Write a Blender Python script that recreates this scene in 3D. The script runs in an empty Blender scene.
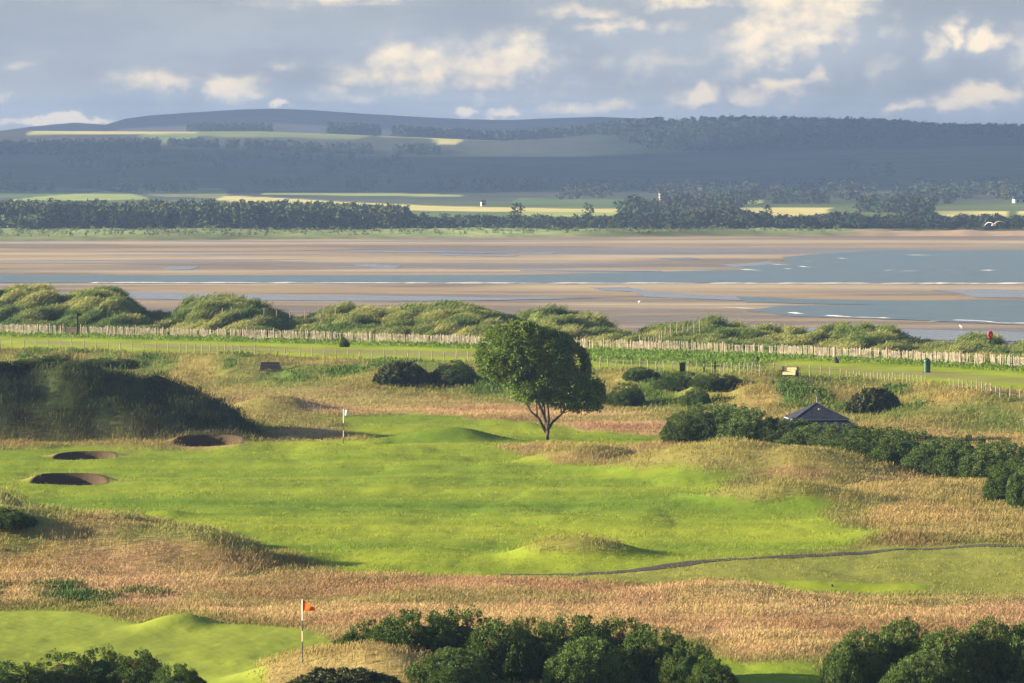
import bpy, bmesh, math, random
import numpy as np
from mathutils import Vector, Matrix
random.seed(7); RNG = np.random.default_rng(7)
sc = bpy.context.scene
C = sc.collection
R = math.radians
# ------------------------------------------------------------------ camera model
F = 5000.0; CH = 17.6; CX, CY = 512.0, 341.5
PITCH = math.atan(190.5 / F)
cp, sp = math.cos(PITCH), math.sin(PITCH)
def P(px, py, z=0.0):
    dx, dy, dz = px - CX, cp * F + sp * (CY - py), -sp * F + cp * (CY - py)
    t = (z - CH) / dz
    return dx * t, dy * t
def PD(px, D):                      # point on column px at distance D
    return (px - CX) / F * D, D
def proj0(x, y):                    # address of a ground point on the z=0 plan
    fw = cp * y + sp * CH; up = sp * y - cp * CH
    fw = np.maximum(fw, 5.0)
    return CX + F * x / fw, CY - F * up / fw
def Dof(py, z=0.0): return P(512, py, z)[1]
def zof(py, D): return CH - (py - 151.0) * D / F
# ------------------------------------------------------------------ noise
_perm = RNG.permutation(4096)
_val = RNG.random(4096) * 2 - 1
def vnoise(x, y, s=0):
    x = np.asarray(x, float); y = np.asarray(y, float)
    xi = np.floor(x).astype(np.int64); yi = np.floor(y).astype(np.int64)
    fx = x - xi; fy = y - yi
    fx = fx * fx * fx * (fx * (fx * 6 - 15) + 10); fy = fy * fy * fy * (fy * (fy * 6 - 15) + 10)
    def h(a, b): return _val[_perm[(_perm[(a + s * 57) & 4095] + b) & 4095]]
    a = h(xi, yi); b = h(xi + 1, yi); c = h(xi, yi + 1); d = h(xi + 1, yi + 1)
    return (a * (1 - fx) + b * fx) * (1 - fy) + (c * (1 - fx) + d * fx) * fy
def fbm(x, y, o=4, s=0):
    r = 0; a = 0.55
    for i in range(o):
        r = r + a * vnoise(x * 2 ** i + 11.3 * i, y * 2 ** i + 5.7 * i, s + i); a *= .5
    return r
def sstep(a, b, x):
    t = np.clip((x - a) / (b - a), 0, 1); return t * t * (3 - 2 * t)
# ------------------------------------------------------------------ object helpers
def tag(o, label=None, cat=None, group=None, kind=None):
    if label: o['label'] = label
    if cat: o['category'] = cat
    if group: o['group'] = group
    if kind: o['kind'] = kind
    return o
def mesh_np(name, V, faces, nper, mat, parent=None, col=None, smooth=False, extra=None):
    me = bpy.data.meshes.new(name)
    V = np.ascontiguousarray(V, np.float32); Fc = np.ascontiguousarray(faces, np.int32).reshape(-1)
    n = len(Fc) // nper
    me.vertices.add(len(V)); me.vertices.foreach_set('co', V.reshape(-1))
    me.loops.add(len(Fc)); me.loops.foreach_set('vertex_index', Fc)
    me.polygons.add(n); me.polygons.foreach_set('loop_start', np.arange(0, n * nper, nper, dtype=np.int32))
    if smooth: me.polygons.foreach_set('use_smooth', np.ones(n, bool))
    if col is not None:
        a = me.color_attributes.new('Col', 'FLOAT_COLOR', 'POINT')
        c = np.ones((len(V), 4), np.float32); c[:, :3] = col[:, :3]
        if col.shape[1] == 4: c[:, 3] = col[:, 3]
        a.data.foreach_set('color', c.reshape(-1))
    me.update(calc_edges=True)
    me.materials.append(mat)
    o = bpy.data.objects.new(name, me); C.objects.link(o)
    if parent: o.parent = parent
    return o
def empty(name, loc=(0, 0, 0), rz=0):
    o = bpy.data.objects.new(name, None); C.objects.link(o); o.location = loc; o.rotation_euler = (0, 0, rz)
    o.empty_display_size = .3
    return o
class MB:
    def __init__(s): s.bm = bmesh.new()
    def box(s, c, d, rot=None):
        m = Matrix.Translation(c) @ (rot.to_4x4() if rot else Matrix()) @ Matrix.Diagonal((d[0], d[1], d[2], 1))
        bmesh.ops.create_cube(s.bm, size=1, matrix=m); return s
    def tube(s, pts, rad, seg=8, cap=True):
        rings = []
        for i, p in enumerate(pts):
            p = Vector(p)
            a = Vector(pts[max(i - 1, 0)]); b = Vector(pts[min(i + 1, len(pts) - 1)])
            t = (b - a).normalized(); q = t.to_track_quat('Z', 'Y')
            r = rad[i] if hasattr(rad, '__len__') else rad
            rings.append([s.bm.verts.new(p + q @ Vector((r * math.cos(2 * math.pi * k / seg), r * math.sin(2 * math.pi * k / seg), 0))) for k in range(seg)])
        for i in range(len(rings) - 1):
            for k in range(seg):
                s.bm.faces.new((rings[i][k], rings[i][(k + 1) % seg], rings[i + 1][(k + 1) % seg], rings[i + 1][k]))
        if cap:
            s.bm.faces.new(rings[0][::-1]); s.bm.faces.new(rings[-1])
        return s
    def lathe(s, prof, seg=20, c=(0, 0, 0)):
        return s.tube([(c[0], c[1], c[2] + z) for r, z in prof], [max(r, .001) for r, z in prof], seg)
    def poly(s, pts):
        s.bm.faces.new([s.bm.verts.new(p) for p in pts]); return s
    def build(s, name, mat, parent=None, smooth=False, bevel=0):
        if bevel: bmesh.ops.bevel(s.bm, geom=s.bm.edges[:], offset=bevel, segments=2, affect='EDGES')
        bmesh.ops.recalc_face_normals(s.bm, faces=s.bm.faces[:])
        me = bpy.data.meshes.new(name); s.bm.to_mesh(me); s.bm.free()
        if smooth:
            for p in me.polygons: p.use_smooth = True
        me.materials.append(mat)
        o = bpy.data.objects.new(name, me); C.objects.link(o)
        if parent: o.parent = parent
        return o
def copy_tree(o):
    c = o.copy(); C.objects.link(c)
    for ch in o.children:
        d = ch.copy(); C.objects.link(d); d.parent = c
    return c
# ------------------------------------------------------------------ materials
def newmat(name):
    m = bpy.data.materials.new(name); m.use_nodes = True
    nt = m.node_tree; b = nt.nodes['Principled BSDF']; return m, nt, b
def noise_mat(name, c1, c2, scale=8, rough=.8, bump=.0, bscale=None, spec=.3, metallic=0, stretch=(1, 1, 1)):
    m, nt, b = newmat(name); N = nt.nodes; L = nt.links
    tc = N.new('ShaderNodeTexCoord'); mp = N.new('ShaderNodeMapping'); mp.inputs['Scale'].default_value = stretch
    L.new(tc.outputs['Object'], mp.inputs[0])
    n = N.new('ShaderNodeTexNoise'); n.inputs['Scale'].default_value = scale; n.inputs['Detail'].default_value = 5
    L.new(mp.outputs[0], n.inputs['Vector'])
    r = N.new('ShaderNodeValToRGB'); r.color_ramp.elements[0].position = .35; r.color_ramp.elements[1].position = .65
    r.color_ramp.elements[0].color = (*c1, 1); r.color_ramp.elements[1].color = (*c2, 1)
    L.new(n.outputs['Fac'], r.inputs[0]); L.new(r.outputs[0], b.inputs['Base Color'])
    b.inputs['Roughness'].default_value = rough; b.inputs['Specular IOR Level'].default_value = spec; b.inputs['Metallic'].default_value = metallic
    if bump:
        n2 = N.new('ShaderNodeTexNoise'); n2.inputs['Scale'].default_value = bscale or scale * 3; n2.inputs['Detail'].default_value = 4
        L.new(mp.outputs[0], n2.inputs['Vector'])
        bp = N.new('ShaderNodeBump'); bp.inputs['Strength'].default_value = bump; bp.inputs['Distance'].default_value = .05
        L.new(n2.outputs['Fac'], bp.inputs['Height']); L.new(bp.outputs[0], b.inputs['Normal'])
    return m
def attr_mat(name, transl=0.0, var=.25, nscale=.6, rough=.85, bump=0, bscale=2, spec=.15, fine=0, bdist=.05):
    """base colour = species / cover colour stored on the mesh, broken up by noise"""
    m, nt, b = newmat(name); N = nt.nodes; L = nt.links
    at = N.new('ShaderNodeAttribute'); at.attribute_name = 'Col'
    geo = N.new('ShaderNodeNewGeometry')
    n = N.new('ShaderNodeTexNoise'); n.inputs['Scale'].default_value = nscale; n.inputs['Detail'].default_value = 6
    n.inputs['Roughness'].default_value = .65
    L.new(geo.outputs['Position'], n.inputs['Vector'])
    mr = N.new('ShaderNodeMapRange'); mr.inputs['From Min'].default_value = .3; mr.inputs['From Max'].default_value = .7
    mr.inputs['To Min'].default_value = 1 - var; mr.inputs['To Max'].default_value = 1 + var
    L.new(n.outputs['Fac'], mr.inputs['Value'])
    mx = N.new('ShaderNodeVectorMath'); mx.operation = 'SCALE'
    L.new(at.outputs['Color'], mx.inputs[0]); L.new(mr.outputs[0], mx.inputs['Scale'])
    L.new(mx.outputs[0], b.inputs['Base Color'])
    b.inputs['Roughness'].default_value = rough; b.inputs['Specular IOR Level'].default_value = spec
    if bump:
        n2 = N.new('ShaderNodeTexNoise'); n2.inputs['Scale'].default_value = bscale; n2.inputs['Detail'].default_value = 5
        L.new(geo.outputs['Position'], n2.inputs['Vector'])
        bp = N.new('ShaderNodeBump'); bp.inputs['Strength'].default_value = bump; bp.inputs['Distance'].default_value = bdist
        L.new(n2.outputs['Fac'], bp.inputs['Height']); L.new(bp.outputs[0], b.inputs['Normal'])
    if transl:
        tr = N.new('ShaderNodeBsdfTranslucent'); L.new(mx.outputs[0], tr.inputs['Color'])
        ms = N.new('ShaderNodeMixShader'); ms.inputs[0].default_value = transl
        L.new(b.outputs[0], ms.inputs[1]); L.new(tr.outputs[0], ms.inputs[2])
        L.new(ms.outputs[0], N['Material Output'].inputs['Surface'])
    return m
M_turf = attr_mat('turf', var=.07, nscale=.8, rough=.95, bump=.5, bscale=3.0, spec=.05)
M_grass = attr_mat('grass_blades', transl=.3, var=.15, nscale=1.2)
M_leaf = attr_mat('leaves', transl=.12, var=.25, nscale=1.5, rough=.6, spec=.12)
M_tleaf = attr_mat('tree_leaves', transl=.35, var=.25, nscale=1.5, rough=.5, spec=.25)
M_far = attr_mat('far_land_cover', var=.2, nscale=.02, rough=1, spec=0, bump=.6, bscale=.08, bdist=1.5)
M_fartree = attr_mat('far_foliage', var=.15, nscale=.08, rough=1, spec=0)
M_bark = noise_mat('bark', (.05, .035, .025), (.11, .085, .06), 9, .9, .6)
M_wood = noise_mat('weathered_wood', (.22, .18, .13), (.40, .34, .27), 5, .9)
M_pale = noise_mat('chestnut_paling', (.18, .15, .12), (.40, .355, .30), 2.5, .85)
M_darkwood = noise_mat('dark_wood', (.03, .025, .02), (.07, .055, .045), 6, .8)
M_wire = noise_mat('galvanised_wire', (.2, .2, .2), (.3, .3, .3), 5, .5, metallic=.6)
M_asph = noise_mat('asphalt', (.055, .05, .045), (.085, .078, .07), 1.2, .9, .4, 30)
M_slate = noise_mat('slate', (.022, .026, .042), (.04, .046, .068), 3, .6, .5, 12)
M_lead = noise_mat('lead_flashing', (.20, .23, .30), (.30, .33, .40), 4, .6)
M_wall = noise_mat('rendered_wall', (.4, .38, .34), (.5, .47, .42), 3, .9)
M_white = noise_mat('white_paint', (.75, .75, .73), (.85, .85, .83), 4, .6)
M_orange = noise_mat('orange_cloth', (.90, .24, .035), (.95, .30, .05), 4, .8)
nt = M_orange.node_tree; _t = nt.nodes.new('ShaderNodeBsdfTranslucent'); _t.inputs['Color'].default_value = (1, .26, .05, 1); _m = nt.nodes.new('ShaderNodeMixShader'); _m.inputs[0].default_value = .6
nt.links.new(nt.nodes['Principled BSDF'].outputs[0], _m.inputs[1]); nt.links.new(_t.outputs[0], _m.inputs[2]); nt.links.new(_m.outputs[0], nt.nodes['Material Output'].inputs['Surface'])
M_wflag = noise_mat('white_cloth', (.8, .8, .8), (.88, .88, .88), 4, .8)
nt = M_wflag.node_tree; _t = nt.nodes.new('ShaderNodeBsdfTranslucent'); _t.inputs['Color'].default_value = (.95, .95, .92, 1); _m = nt.nodes.new('ShaderNodeMixShader'); _m.inputs[0].default_value = .6
nt.links.new(nt.nodes['Principled BSDF'].outputs[0], _m.inputs[1]); nt.links.new(_t.outputs[0], _m.inputs[2]); nt.links.new(_m.outputs[0], nt.nodes['Material Output'].inputs['Surface'])
M_black = noise_mat('black_paint', (.02, .02, .02), (.04, .04, .04), 4, .6)
M_green = noise_mat('green_bin_paint', (.006, .055, .035), (.012, .08, .05), 4, .4, spec=.5)
M_red = noise_mat('red_paint', (.6, .02, .015), (.72, .03, .02), 4, .5)
M_cream = noise_mat('cream_boards', (.62, .52, .30), (.75, .66, .42), 4, .8)
M_rock = noise_mat('boulder', (.03, .03, .03), (.08, .08, .075), 3, .9, .8, 6)
M_lrock = noise_mat('pale_stone', (.35, .34, .32), (.5, .5, .48), 3, .9, .8, 6)
M_feather = noise_mat('white_feathers', (.78, .78, .78), (.88, .88, .88), 5, .8)
M_greyfeather = noise_mat('grey_feathers', (.35, .37, .4), (.45, .47, .5), 5, .8)
M_sleeper = noise_mat('old_sleepers', (.10, .075, .075), (.19, .14, .14), 4, .9, .5, 12, stretch=(1, 1, 6))
def sun_dir():
    el, az = R(13.5), R(0.0)
    return Vector((-math.cos(el) * math.cos(az), -math.cos(el) * math.sin(az), math.sin(el)))
SUN = sun_dir()
# ------------------------------------------------------------------ course relief
FENCE = np.array([(-3000, 300), (-400, 326), (0, 333.5), (250, 339.5), (400, 343.5), (500, 346.5), (640, 351.5), (770, 355), (900, 361), (1024, 368), (1500, 392), (4000, 470)], float)
WIRE = np.array([(-3000, 312), (-400, 341), (0, 349), (180, 354), (400, 361), (520, 364), (600, 369), (700, 374), (800, 378), (900, 382), (1024, 393), (1500, 425), (4000, 520)], float)
FOOT = np.array([(-3000, 345), (-400, 374), (0, 384), (250, 387), (500, 398), (700, 410), (860, 420), (1024, 430), (1500, 455), (4000, 560)], float)
def curve(tab, u): return np.interp(u, tab[:, 0], tab[:, 1])
BK = 1.5
def Dz(v, z): return F * (CH - z) / (v - 151.0)
CREST = np.array([(-3000, 280), (-500, 284), (-200, 292), (-60, 296), (0, 292), (30, 289), (45, 292), (58, 303), (70, 299), (90, 291.5), (112, 295), (128, 306), (150, 319), (162, 316), (188, 304), (215, 298), (240, 302), (262, 310), (285, 317), (310, 317), (330, 313), (348, 309.5), (366, 311), (380, 316), (398, 310), (420, 306), (440, 306), (470, 309), (492, 316), (512, 321), (528, 318), (545, 311.5), (560, 314), (580, 317), (600, 323), (618, 330), (640, 333), (660, 329), (690, 326), (708, 321.5), (722, 323), (740, 328), (765, 331), (790, 336), (815, 334), (850, 331), (880, 333), (895, 340), (910, 347), (930, 346), (948, 341.5), (965, 345), (990, 344), (1024, 346), (1300, 350), (4000, 420)], float)
BIG = np.array([(-3000, 330), (-600, 340), (-250, 322), (-120, 334), (-40, 352), (0, 362), (20, 368), (45, 364), (62, 362), (90, 366), (112, 371), (122, 368), (150, 376), (180, 386), (205, 397), (225, 407), (245, 424), (262, 436), (290, 445)], float)  # mound crest rows; raised out of view at left to cast shade over it
# u, foot row, height, half width m, half depth m
MOUNDS = [(150, 569, 1.45, 2.7, 3.2), (55, 566, 1.35, 2.6, 3.2), (-40, 566, 1.6, 3.0, 3.5), (225, 570, .75, 1.7, 2.4), (95, 556, 1.5, 3.5, 3.5), (-130, 560, 1.5, 4, 3),
          (575, 562, .9, 2.6, 2.4), (770, 505, .75, 3.2, 3.0), (845, 506, .4, 3.0, 2.2), (690, 476, 1.15, 3.6, 4.5), (770, 478, 1.15, 4.2, 4.5), (840, 482, .9, 3.4, 4),
          (575, 463, .75, 2.6, 3.2), (625, 461, .5, 1.6, 2.6), (430, 442, .55, 2.8, 2.4), (470, 441, .35, 2.0, 2.0), (275, 413, .95, 2.8, 3.2), (200, 408, .6, 4, 4),
          (175, 630, .5, 1.3, 1.5), (165, 517, .3, 1.6, 1.2), (5, 527, .9, 1.1, 1.2), (-20, 527, .8, 1.6, 1.4), (885, 543, .4, 2.6, 2.2), (705, 606, .55, 2.6, 2.4),
          (300, 560, .25, 1.5, 1.6), (860, 440, .5, 4, 6), (960, 425, .7, 3.6, 7), (1010, 470, .6, 3, 5), (930, 500, .4, 4, 5), (330, 690, .9, 2.4, 2.2), (400, 694, .8, 1.8, 1.8),
          (350, 395, .5, 5, 7), (600, 402, .5, 4, 6), (760, 408, .6, 4, 7), (230, 380, .3, 3, 5), (350, 438, .25, 1.6, 2)]
# bunkers: u centre, near rim row, half width m, length m, depth, lip
BUNK = [(66, 484.0, 1.95, 4.2, .85, .40), (82, 458.5, 1.75, 3.8, .8, .28), (206, 447.5, 2.0, 4.6, .9, .4)]
_bk = []
for (u, v, hw, ln, dp, lip) in BUNK:
    x, y = P(u, v); _bk.append((x, y + ln / 2, hw, ln / 2, dp, lip))
def bunk_r(x, y):
    r = np.full(np.shape(x), 9.0)
    for (bx, by, hw, hl, dp, lip) in _bk:
        r = np.minimum(r, (np.abs((x - bx) / hw) ** 2.3 + np.abs((y - by) / hl) ** 2.3) ** (1 / 2.3))
    return r
def height(x, y):
    x = np.asarray(x, float); y = np.asarray(y, float)
    u, v = proj0(x, y)
    D = y
    z = .22 * fbm(x / 22, y / 45, 3, 3) + .03 * fbm(x / 6, y / 14, 3, 9) + .12 * fbm(x / 22, y / 8, 3, 13) + .075 * fbm(x / 16, y / 3.0, 3, 17)
    vf = curve(FENCE, u); vw = curve(WIRE, u); vt = curve(FOOT, u)
    Df = Dz(vf, BK); Dw = Dz(vw, BK); Dt = Dz(vt, 0)
    bank = sstep(0, 1, (D - Dt) / (Dw - Dt))
    rough_bump = (fbm(x / 3.2, y / 7, 4, 21) * .35 + np.maximum(0, fbm(x / 5, y / 12, 2, 33)) * .8)
    z = z * (1 - bank) + BK * bank + rough_bump * np.clip(1 - np.abs(bank - .4) / .6, 0, 1) * .9
    for (mu, mv, h, w, d) in MOUNDS:
        mx, my = P(mu, mv); my += d * .95
        q = ((x - mx) / w) ** 2 + ((y - my) / d) ** 2
        z = z + h * np.exp(-q ** 1.15 * .9)
    # big shaded mound on the left
    Db = 300.5
    tb = (D - Db) / 9.0
    zb = np.maximum(0, CH - (curve(BIG, u) - 151) * (Db + 9) / F)
    prof = sstep(0, 1, tb) * (1 - sstep(1.2, 3.0, tb))
    z = z + zb * prof * (1 + .0 * u) + prof * np.minimum(zb, 1.2) * (.6 * fbm(x / 2.4, y / 2.6, 4, 41)) - .35 * prof
    # bunkers
    for (bx, by, hw, hl, dp, lip) in _bk:
        q = (np.abs((x - bx) / hw) ** 2.3 + np.abs((y - by) / hl) ** 2.3) ** (1 / 2.3)
        back = sstep(-.2, 1, (y - by) / hl)
        z = z + lip * np.exp(-((np.maximum(q, 1) - 1) / .35) ** 2) * back * sstep(.8, .98, q)
        z = z * (1 - sstep(1.0, .86, q)) + (-dp) * sstep(1.0, .86, q)
    # hollow behind the gorse where the shelter stands
    hx, hy = PD(817, 305); z = z - 1.1 * np.exp(-(((x - hx) / 4) ** 2 + ((y - hy) / 6) ** 2) ** 2)
    # dunes beyond the paling fence
    t = (D - Df) / 30.0
    lean = fbm(x / 9 - D / 26, D / 30, 3, 51)
    Dc = Df + 30 + 9 * fbm(x / 10, 0 * x, 2, 61)
    zc = CH - (curve(CREST, u) - 151) * Dc / F - .35
    up = sstep(.06, 1.0, (D - Df) / (Dc - Df)) ** .8
    dn = sstep(1.15, 3.6, t)
    rid = 1 - np.abs(fbm((x - .22 * D) / 3.3, (D + .2 * x) / 22, 4, 71)) * 2.4
    dz = BK + (zc - BK) * up
    amp = np.clip(up * 1.3, 0, 1) * np.clip(1 - dn * 1.3, 0, 1)
    sidegap = np.exp(-((t - .95) / .3) ** 2)
    dz = dz + amp * (rid - .55) * 1.7 * (1 - .75 * sidegap) + amp * .35 * fbm(x / 1.6, D / 3, 3, 81) - amp * .5 * (1 - sidegap) * np.exp(-((t - .55) / .3) ** 2) * (zc > 1.2) * .6
    dz = dz * (1 - dn) + (-5.6) * dn
    far = sstep(0.0, .06, t)
    flat = sstep(-.35, -.1, t)  # lawn strip next the fence is even
    z = z * (1 - far) + dz * far
    return z
# ------------------------------------------------------------------ cover zones (authored on the plan)
def inpoly(u, v, poly, soft=4.0, vs=3.0):
    p = np.array(poly, float); n = len(p)
    uu = u; vv = v * vs; px = p[:, 0]; py = p[:, 1] * vs
    inside = np.zeros(np.shape(u), bool); dmin = np.full(np.shape(u), 1e9)
    for i in range(n):
        x1, y1 = px[i], py[i]; x2, y2 = px[(i + 1) % n], py[(i + 1) % n]
        c = ((y1 > vv) != (y2 > vv)) & (uu < (x2 - x1) * (vv - y1) / ((y2 - y1) if y2 != y1 else 1e-9) + x1)
        inside ^= c
        dx, dy = x2 - x1, y2 - y1; L = dx * dx + dy * dy + 1e-9
        t = np.clip(((uu - x1) * dx + (vv - y1) * dy) / L, 0, 1)
        dmin = np.minimum(dmin, np.hypot(uu - x1 - t * dx, vv - y1 - t * dy))
    sd = np.where(inside, dmin, -dmin)
    return sstep(-soft, soft, sd)
K = dict(F=(.195, .275, .028), G=(.24, .30, .045), L=(.28, .36, .03), M=(.235, .255, .055), Rr=(.20, .195, .065), S=(.48, .36, .175), P=(.46, .31, .18), D=(.13, .16, .065), T=(.25, .205, .12), W=(.07, .125, .03), B=(.075, .055, .036), DK=(.06, .085, .04))
S1 = [(-400, 572), (60, 569), (180, 573), (300, 572), (420, 573), (560, 577), (620, 588), (690, 583), (790, 596), (1500, 596), (1500, 622), (900, 640), (820, 664), (760, 664), (700, 645), (600, 640), (340, 640), (240, 618), (100, 604), (-400, 606)]
S1b = [(-400, 640), (-400, 641), (-399, 641)]
SM = [(-400, 522), (60, 520), (200, 533), (280, 560), (285, 572), (-400, 574)]
S2 = [(205, 389), (400, 396), (520, 402), (640, 412), (680, 424), (640, 436), (600, 432), (500, 424), (400, 411), (320, 414), (300, 410), (240, 408)]
S3 = [(860, 425), (960, 420), (1500, 430), (1500, 545), (1024, 541), (900, 536), (850, 520), (880, 505), (840, 496), (880, 478), (960, 470), (960, 450)]
S4 = [(500, 448), (545, 440), (640, 446), (700, 446), (860, 456), (905, 470), (900, 488), (860, 480), (760, 468), (690, 476), (640, 470), (560, 464)]
S5 = [(300, 425), (350, 430), (358, 438), (330, 443), (280, 436)]
S6 = [(-400, 462), (20, 462), (60, 458), (130, 457), (150, 466), (120, 486), (40, 490), (-400, 482)]
S7 = [(255, 672), (330, 650), (430, 664), (440, 720), (240, 720)]
S8 = [(690, 425), (760, 400), (870, 428), (830, 440)]
F1 = [(-400, 449), (20, 451), (60, 447), (130, 450), (200, 449), (250, 445), (400, 440), (500, 446), (545, 464), (640, 476), (720, 480), (740, 503), (835, 506), (840, 525), (900, 538), (840, 550), (700, 562), (600, 570), (480, 574), (330, 572), (280, 555), (200, 530), (100, 520), (-400, 508)]
F0 = [(320, 418), (420, 413), (540, 424), (640, 432), (720, 440), (640, 446), (560, 441), (500, 446), (380, 440)]
GB = [(382, 445), (400, 436), (470, 434), (512, 440), (480, 445)]
G2 = [(-400, 610), (60, 609), (150, 624), (250, 628), (325, 637), (345, 655), (262, 684), (200, 1200), (-400, 1200)]
MR = [(480, 574), (560, 568), (700, 560), (900, 546), (1500, 537), (1500, 594), (800, 593), (700, 580), (640, 586), (560, 580)]
FB = [(690, 652), (760, 666), (830, 668), (880, 1200), (640, 1200)]
TEE = [(745, 582), (925, 583.5), (925, 590), (745, 589)]
WPATCH = [(-100, 588), (60, 584), (120, 588), (180, 595), (100, 605), (-100, 606)]
def zones(x, y):
    """returns colour (n,3), tall-grass amount, kind id, per point"""
    x = np.asarray(x, float); y = np.asarray(y, float)
    u, v = proj0(x, y)
    uw = u + 26 * fbm(x / 3.5, y / 9, 3, 101); vw_ = v + 2.8 * fbm(x / 3.0, y / 10, 3, 111)
    col = np.empty(u.shape + (3,)); col[:] = K['Rr']
    tall = np.full(u.shape, .75); kind = np.zeros(u.shape, int)   # kinds:0 rough 1 straw 2 marram 3 weed 4 dark mound
    mixn = sstep(-.35, .35, fbm(x / 6, y / 16, 4, 121))
    col = col * (1 - .45 * mixn[..., None]) + np.array((.33, .25, .10)) * .45 * mixn[..., None]
    def put(m, c, t, k=None):
        nonlocal col, tall, kind
        m_ = m[..., None]; col = col * (1 - m_) + (c if np.ndim(c) > 1 else np.array(c)) * m_
        tall = tall * (1 - m) + t * m
        if k is not None: kind = np.where(m > .5, k, kind)
    pn = sstep(-.3, .4, fbm(x / 4, y / 14, 4, 131))[..., None]
    straw = np.array(K['S']) * (1 - pn) + np.array(K['P']) * pn
    for s in (S1, S2): put(inpoly(uw, vw_, s, 9), straw, .8, 1)
    olive = sstep(.0, .35, fbm(x / 7, y / 12, 4, 137))
    put(sstep(-.12, .25, fbm(x / 9, y / 7, 4, 138)) * (tall > .6) * (u < 1e9) * .62, np.array((.19, .215, .055)), .7)
    put(sstep(.08, .4, fbm(x / 8, y / 8, 4, 145)) * (tall > .6) * .6, np.array((.30, .165, .10)), .8)
    SMc = None
    put(inpoly(uw, vw_, SM, 8), np.array((.36, .26, .11)) * (1 - .6 * pn) + np.array(K['P']) * pn * .6, 1.0, 1)
    put(inpoly(uw, vw_, SM, 8) * sstep(568.8, 565.5, v - 1.2 * fbm(x / 1.5, y * 0, 3, 149)) * (.35 + .65 * sstep(-.35, .1, fbm(x / 1.6, y / 4, 4, 139))), np.array((.255, .265, .085)) * (1 + .45 * fbm((x - y * .15) / 1.0, y / 4, 3, 147)[..., None]), 1.0, 0)
    for s in (S3, S4, S8): put(inpoly(uw, vw_, s, 12) * (.45 + .5 * sstep(-.3, .2, fbm(x / 5, y / 10, 3, 141))), np.array((.38, .29, .12)) * (1 + .3 * fbm(x / 1.4, y / 3, 3, 143)[..., None]), 1.0, 1)
    put(inpoly(uw, vw_, S5, 6), straw, .8, 1)
    put(inpoly(uw, vw_, S6, 6), np.array((.33, .24, .11)), .18, 1)
    put(inpoly(uw, vw_, S7, 8), np.array((.36, .29, .12)), .8, 1)
    put(inpoly(uw, vw_, MR, 7), K['M'], .10, 0)
    gl = .32 * fbm(x / 60, y / 6.5, 3, 151)[..., None] + .16 * fbm(x / 30, y / 2.6, 2, 156)[..., None] + .06 * fbm(x / 1.0, y / 2.5, 3, 158)[..., None]
    ff = np.array(K['F']) * (1 + gl * np.array((1.6, .9, .8)))
    put(inpoly(uw, vw_, F1, 7), ff, .13, 0); put(inpoly(uw, vw_, F0, 5), ff * .93, .13, 0)
    put(inpoly(uw, vw_, GB, 4), np.array((.14, .22, .025)), .12, 0)
    put(inpoly(uw, vw_, G2, 5), np.array(K['G']) * (1 + gl * .5), .0)
    put(inpoly(uw, vw_, FB, 9), np.array(K['F']), .05, 0)
    put(inpoly(u, v, TEE, 2), np.array(K['L']) * .9, .0)
    pp = inpoly(uw, vw_, WPATCH, 6); put(pp * sstep(-.2, .2, fbm(x / 1.5, y / 4, 3, 161)), K['W'], .8, 3)
    # hummocky tops on mounds in the fairway keep longer grass
    for (mu, mv, h, w, d) in MOUNDS[6:13]:
        mx, my = P(mu, mv); my += d * .95
        q = ((x - mx) / w) ** 2 + ((y - my) / d) ** 2
        m = sstep(1.3, .3, q + .5 * fbm(x / 1.5, y / 2, 2, 7)) * .8
        put(m, np.array((.27, .25, .075)), .7, 0)
    vf = curve(FENCE, u); vw = curve(WIRE, u); vt = curve(FOOT, u); D = y
    Df = Dz(vf, BK); Dw = Dz(vw, BK); Dt = Dz(vt, 0)
    b = (D - Dt) / (Dw - Dt)
    onb = sstep(-.35, .05, b) * (b < 1.15)
    nb = fbm(x / 3.5, y / 9, 4, 171)[..., None]
    cb = np.array((.20, .21, .06)) + np.clip(nb, 0, 1) * np.array((.22, .10, .06)) + np.clip(-nb, 0, 1) * np.array((-.12, -.02, -.03))
    cb = cb * (1 + .35 * fbm(x / 1.2, y / 3, 3, 177)[..., None])
    put(onb * .85, cb, 1.25, 0)
    wd = onb * sstep(.12, .3, fbm(x / 2.4, y / 7, 4, 181)) * sstep(.0, .35, b)
    put(wd, np.array((.085, .15, .03)), 1.1, 3)
    l = sstep(1.0, 1.1, b) * (D < Df + 1)
    put(l, np.array(K['L']) * (1 + .35 * nb), .03, 0)
    q = (D - Dw) / (Df - Dw)
    tr = sstep(.16, .05, np.abs(q - .45 + .05 * fbm(x / 8, y / 8, 2, 5)) - .03) * (u > -300)
    put(tr * .6 * sstep(-.5, .2, fbm(x / 12, y / 12, 2, 191) + .3), K['T'], .0)
    nl = sstep(.72, .92, q + .5 * sstep(570, 610, u) * sstep(790, 740, u) * (1 + .5 * fbm(x / 3, y / 9, 3, 197))) * (q < 1.3)
    put(nl, np.array((.13, .22, .035)), .9, 3)
    # dunes
    dn = sstep(.0, 1.0, (D - Df) / 3.0)
    n1 = fbm((x + .5 * D) / 3.2, (D - .4 * x) / 9, 4, 201)[..., None]
    dc = np.array((.185, .225, .07)) + np.clip(n1, 0, 1) * np.array((.22, .16, .06)) + np.clip(-n1, 0, 1) * np.array((-.20, -.16, -.06))
    put(dn, dc, 1.0, 2)
    sand = sstep(75, 95, D - Df)
    put(sand, (.42, .32, .26), .0, 2)
    # big mound: dark scrub colour that also carries the mound's shade
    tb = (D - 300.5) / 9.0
    mb = (sstep(-.1, .15, tb) * sstep(2.6, 1.6, tb) * sstep(268, 250, u + 10 * fbm(x / 2, y / 2, 2, 8)))
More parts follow.
